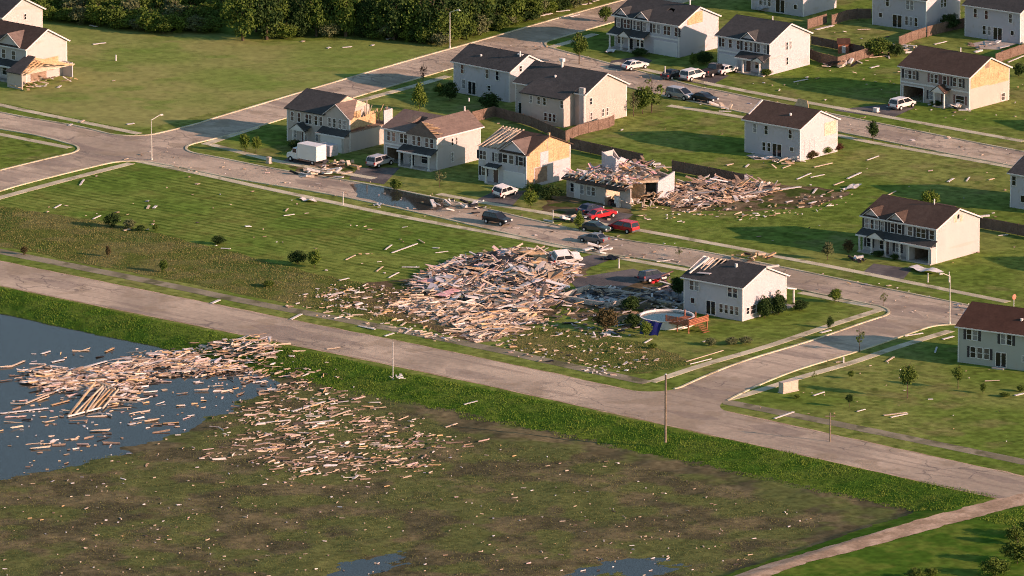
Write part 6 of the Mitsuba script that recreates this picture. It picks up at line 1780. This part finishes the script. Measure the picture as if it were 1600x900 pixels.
# single boards that the photograph shows lying apart
SINGLES = [
    ('loose timber board lying on the mown lot', 'loose boards on the mown lot', [
        ((-17.90, 22.55), (-14.14, 28.51), .4), ((-18.88, 24.68), (-17.96, 27.66), .3), ((-24.68, 17.90), (-23.30, 20.86), .3), ((-16.27, 13.28), (-13.72, 12.87), .45), ((-18.18, 6.20), (-16.71, 9.52), .3), ((-20.02, 10.36), (-19.11, 13.28), .3), ((-25.40, 4.54), (-24.01, 5.78), .4), ((-34.54, 47.54), (-32.92, 48.42), .4),
        ((-34.32, 50.62), (-33.97, 52.38), .3), ((-11.42, 22.55), (-9.53, 23.40), .25), ((-11.83, 25.95), (-10.87, 25.53), .5), ((-13.98, 31.51), (-13.10, 28.94), .2), ((-66.21, 68.85), (-65.77, 72.46), .4), ((-69.42, 52.82), (-68.54, 55.02), .4), ((-55.32, 52.38), (-55.11, 54.58), .5), ((-54.37, 52.82), (-54.03, 54.14), .6), ((-63.29, 45.36), (-62.21, 47.54), .35), ((-58.35, 37.54), (-57.42, 38.40), .5), ((-43.40, 25.53), (-41.96, 25.10), .5)]),
    ('long pale board on the back lawn around the lone white house', 'long boards on the back lawn', [
        ((43.76, 72.91), (46.04, 77.00), .35), ((45.96, 74.27), (48.09, 76.09), .35), ((46.67, 81.56), (49.53, 84.31), .4), ((55.05, 86.60), (56.94, 89.37), .3), ((51.54, 73.37), (53.75, 77.45), .5), ((49.34, 68.85), (50.88, 71.11), .4), ((66.89, 71.11), (67.87, 73.37), .5), ((69.76, 71.56), (70.37, 74.27), .3), ((73.24, 72.46), (74.07, 73.37), .4),
        ((41.66, 56.80), (42.66, 57.68), .6), ((45.14, 55.91), (46.25, 57.24), .6), ((43.41, 53.26), (44.30, 53.70), .7), ((41.11, 65.71), (44.20, 67.50), .8), ((45.93, 63.02), (46.61, 66.16), .4), ((57.10, 61.24), (58.68, 64.37), .3), ((72.90, 34.09), (74.36, 34.52), .3), ((36.09, 81.56), (36.63, 83.39), .4), ((33.15, 82.93), (34.16, 83.85), .6)]),
    ('pale board lying on the lower right lawn', 'boards on the lower right lawn', [
        ((56.41, -30.64), (59.05, -29.05), .5), ((61.75, -32.61), (63.38, -31.03), .6), ((53.18, -46.26), (54.37, -43.55), .4), ((60.31, -40.83), (60.71, -37.71), .35), ((42.22, -66.47), (43.80, -64.58), .4), ((51.66, -78.03), (54.92, -76.54), .5), ((52.60, -79.13), (54.98, -77.29), .4), ((48.00, -75.80), (49.20, -74.69), .3), ((66.65, -57.77), (68.72, -57.77), .35), ((70.46, -66.47), (71.77, -65.34), .6), ((36.41, -79.87), (39.18, -76.17), .5), ((45.99, -46.65), (47.18, -46.26), .4), ((58.18, -68.72), (58.89, -68.72), .5)]),
    ('board lying on the pool house lawn and its walk', 'boards on the pool house lawn', [((44.35, -28.66), (45.87, -27.07), .7), ((18.96, -34.97), (20.00, -32.61), .4), ((24.73, -46.26), (30.13, -39.66), .22), ((25.24, -47.81), (28.39, -44.72), .22), ((21.43, 16.64), (23.92, 17.90), .25), ((21.85, 19.17), (24.85, 16.64), .3), ((27.31, -34.18), (28.15, -33.79), .5)]),
    ('light board lying in an upper yard', 'boards in the upper yards', [((55.60, 162.31), (56.74, 159.28), .4), ((57.97, 155.76), (59.36, 157.27), .5), ((58.04, 163.82), (60.90, 165.34), .4), ((45.24, 144.81), (47.56, 146.79), .4), ((69.09, 174.52), (71.16, 176.57), .4), ((56.93, 186.39), (59.04, 186.39), .5), ((50.07, 186.39), (53.02, 189.52), .8), ((63.83, 174.01), (66.10, 172.98), .7), ((82.27, 176.57), (84.00, 179.66), .5), ((80.44, 160.29), (83.29, 165.34), .4)]),
    ('board on the verge between shared path and lower road', 'boards between shared path and lower road', [((-22.15, -24.29), (-19.72, -26.68), .5), ((-18.28, -30.64), (-17.02, -29.05), .5), ((-16.06, -24.29), (-15.34, -22.30), .4), ((-15.45, -29.05), (-14.38, -25.88), .3), ((-32.01, -20.30), (-30.51, -17.09), .6), ((-26.50, -38.49), (-24.60, -37.71), .6), ((-43.78, -10.22), (-42.63, -8.18), .7)]),
    ('long tan board lying in the marsh grass', 'long boards in the marsh grass', [((-30.76, -70.20), (-26.31, -64.59), .55), ((-25.42, -73.92), (-22.63, -69.83), .45), ((-28.84, -76.88), (-24.76, -75.77), .5), ((-28.23, -80.93), (-24.02, -77.62), .5), ((-35.41, -77.62), (-30.83, -75.40), .5), ((-9.24, -79.46), (-7.65, -77.62), .4), ((-6.72, -68.43), (-4.84, -67.72), .4)]),
    ('long board afloat at the left of the flooded hollow', 'long boards afloat at the left', [((-71.51, -70.85), (-64.94, -67.87), .6), ((-68.38, -65.25), (-64.23, -57.71), .5), ((-67.42, -35.39), (-66.21, -33.82), .5), ((-58.31, -34.22), (-57.21, -31.86), .5), ((-65.73, -40.45), (-63.97, -38.90), .6), ((-71.27, -42.78), (-69.60, -39.68), .5), ((-61.90, -44.71), (-57.73, -39.68), .6), ((-64.58, -66.00), (-62.18, -63.37), .5)]),
    ('board lying on the rubble edge near the great heap', 'boards at the edge of the great heap', [((-12.48, -10.62), (-8.30, -8.18), .6), ((-12.84, -12.24), (-8.38, -10.62), .5), ((-13.40, -22.30), (-12.21, -21.10), .5), ((-2.75, -32.21), (0.00, -21.50), .25)]),
    ('pale sheet of siding by the road under the wood', 'sheets by the road under the wood', [((3.71, 196.85), (6.59, 199.49), .7), ((7.23, 201.07), (9.58, 202.13), .6), ((1.91, 193.70), (3.39, 195.80), .6), ((11.52, 206.91), (13.24, 207.98), .8), ((9.55, 196.85), (11.15, 198.43), .5), ((8.00, 206.38), (10.14, 207.98), .6), ((-11.53, 177.08), (-10.28, 177.60), .7), ((-20.57, 178.63), (-19.12, 180.18), .5), ((4.79, 203.72), (6.39, 204.78), .6), ((13.36, 209.58), (14.44, 210.65), .8)]),
    ('pale speck of wreckage on the field below the wood', 'pieces on the field below the wood', [((-69.62, 190.04), (-68.50, 188.47), .6), ((-68.56, 174.52), (-66.51, 175.54), .6), ((-34.48, 176.57), (-34.07, 177.08), .7), ((-30.20, 171.45), (-29.68, 171.96), .7), ((-23.02, 173.49), (-22.60, 174.01), .6), ((-64.30, 145.80), (-63.79, 145.80), .6), ((-72.81, 140.37), (-72.36, 141.85), .5), ((-60.70, 112.80), (-59.51, 113.28), .7), ((-68.12, 114.23), (-67.57, 115.66), .6), ((-69.73, 111.85), (-69.37, 112.80), .6), ((-27.70, 171.96), (-26.14, 172.47), .5)]),
]
for lab, grp, rows in SINGLES:
    for i, (a, b, w) in enumerate(rows):
        za = float(max(-1.5, height(*a))) + .1; zb = float(max(-1.5, height(*b))) + .1
        single('fallen_plank', bar([*a, za], [*b, zb + .05], w * .7, .08), (M_PALE, M_LUMB, M_PALE, M_OSB)[i % 4] if 'marsh' in lab or 'heap' in lab or 'afloat' in lab else (M_PALE, M_PALE, M_LUMB)[i % 3], lab, 'board', grp)

# ---------------------------------------------------------------- rough grass as blades
def blades(name, poly, n, hmin, hmax, cols, seed, label):
    rg = np.random.default_rng(seed)
    P = rand_in(poly, n, rg)
    z = np.maximum(height(P[:, 0], P[:, 1]), -1.6)
    keep = z > -1.52; P, z = P[keep], z[keep]; n = len(P)
    pat = fnoise(P[:, 0], P[:, 1], 3.5, seed)
    a = rg.uniform(0, 6.283, n); h = rg.uniform(hmin, hmax, n) * (.6 + .9 * pat); w = h * rg.uniform(.18, .4, n)
    dx, dy = np.cos(a) * w, np.sin(a) * w
    lx, ly = rg.normal(0, .25, n) * h, rg.normal(0, .25, n) * h
    v = np.stack([np.column_stack([P[:, 0] - dx, P[:, 1] - dy, z]), np.column_stack([P[:, 0] + dx, P[:, 1] + dy, z]), np.column_stack([P[:, 0] + lx, P[:, 1] + ly, z + h])], 1).reshape(-1, 3)
    cols = np.array(cols); t = np.clip(pat * 1.6 - .3 + rg.normal(0, .15, n), 0, .999) * (len(cols) - 1)
    i = t.astype(int); c = cols[i] * (1 - (t - i))[:, None] + cols[np.minimum(i + 1, len(cols) - 1)] * (t - i)[:, None]
    c = c * rg.uniform(.7, 1.25, (n, 1))
    k = put(name, (v, np.arange(3 * n).reshape(-1, 3)), M_VARY, color=np.repeat(c, 3, 0), kind='stuff')
    labels[k].update(label=label, category='grass')


blades('meadow_grass', ragged(meadow, .9, 1.0, 4), 70000, .05, .17, [(.095, .135, .030), (.150, .155, .050), (.205, .180, .080), (.120, .165, .036)], 61, 'rough uncut grass of the meadow strips above the lower road')
blades('bank_grass', ragged(Polygon([LA + LN * 6.6 - LD * 40, LB + LN * 6.6 + LD * 70, LB + LN * 16.5 + LD * 70, LA + LN * 16.5 - LD * 40]), 2.0, 1.0, 9).difference(LineString(tc).buffer(3.2)), 75000, .06, .22, [(.055, .120, .016), (.090, .165, .022), (.140, .190, .036)], 62, 'lush green grass of the bank below the lower road')
blades('marsh_grass', unary_union([marsh_zone, far_marsh]), 120000, .04, .15, [(.085, .080, .046), (.125, .125, .054), (.115, .145, .046), (.165, .150, .075)], 63, 'brown and green grass standing in the marsh')
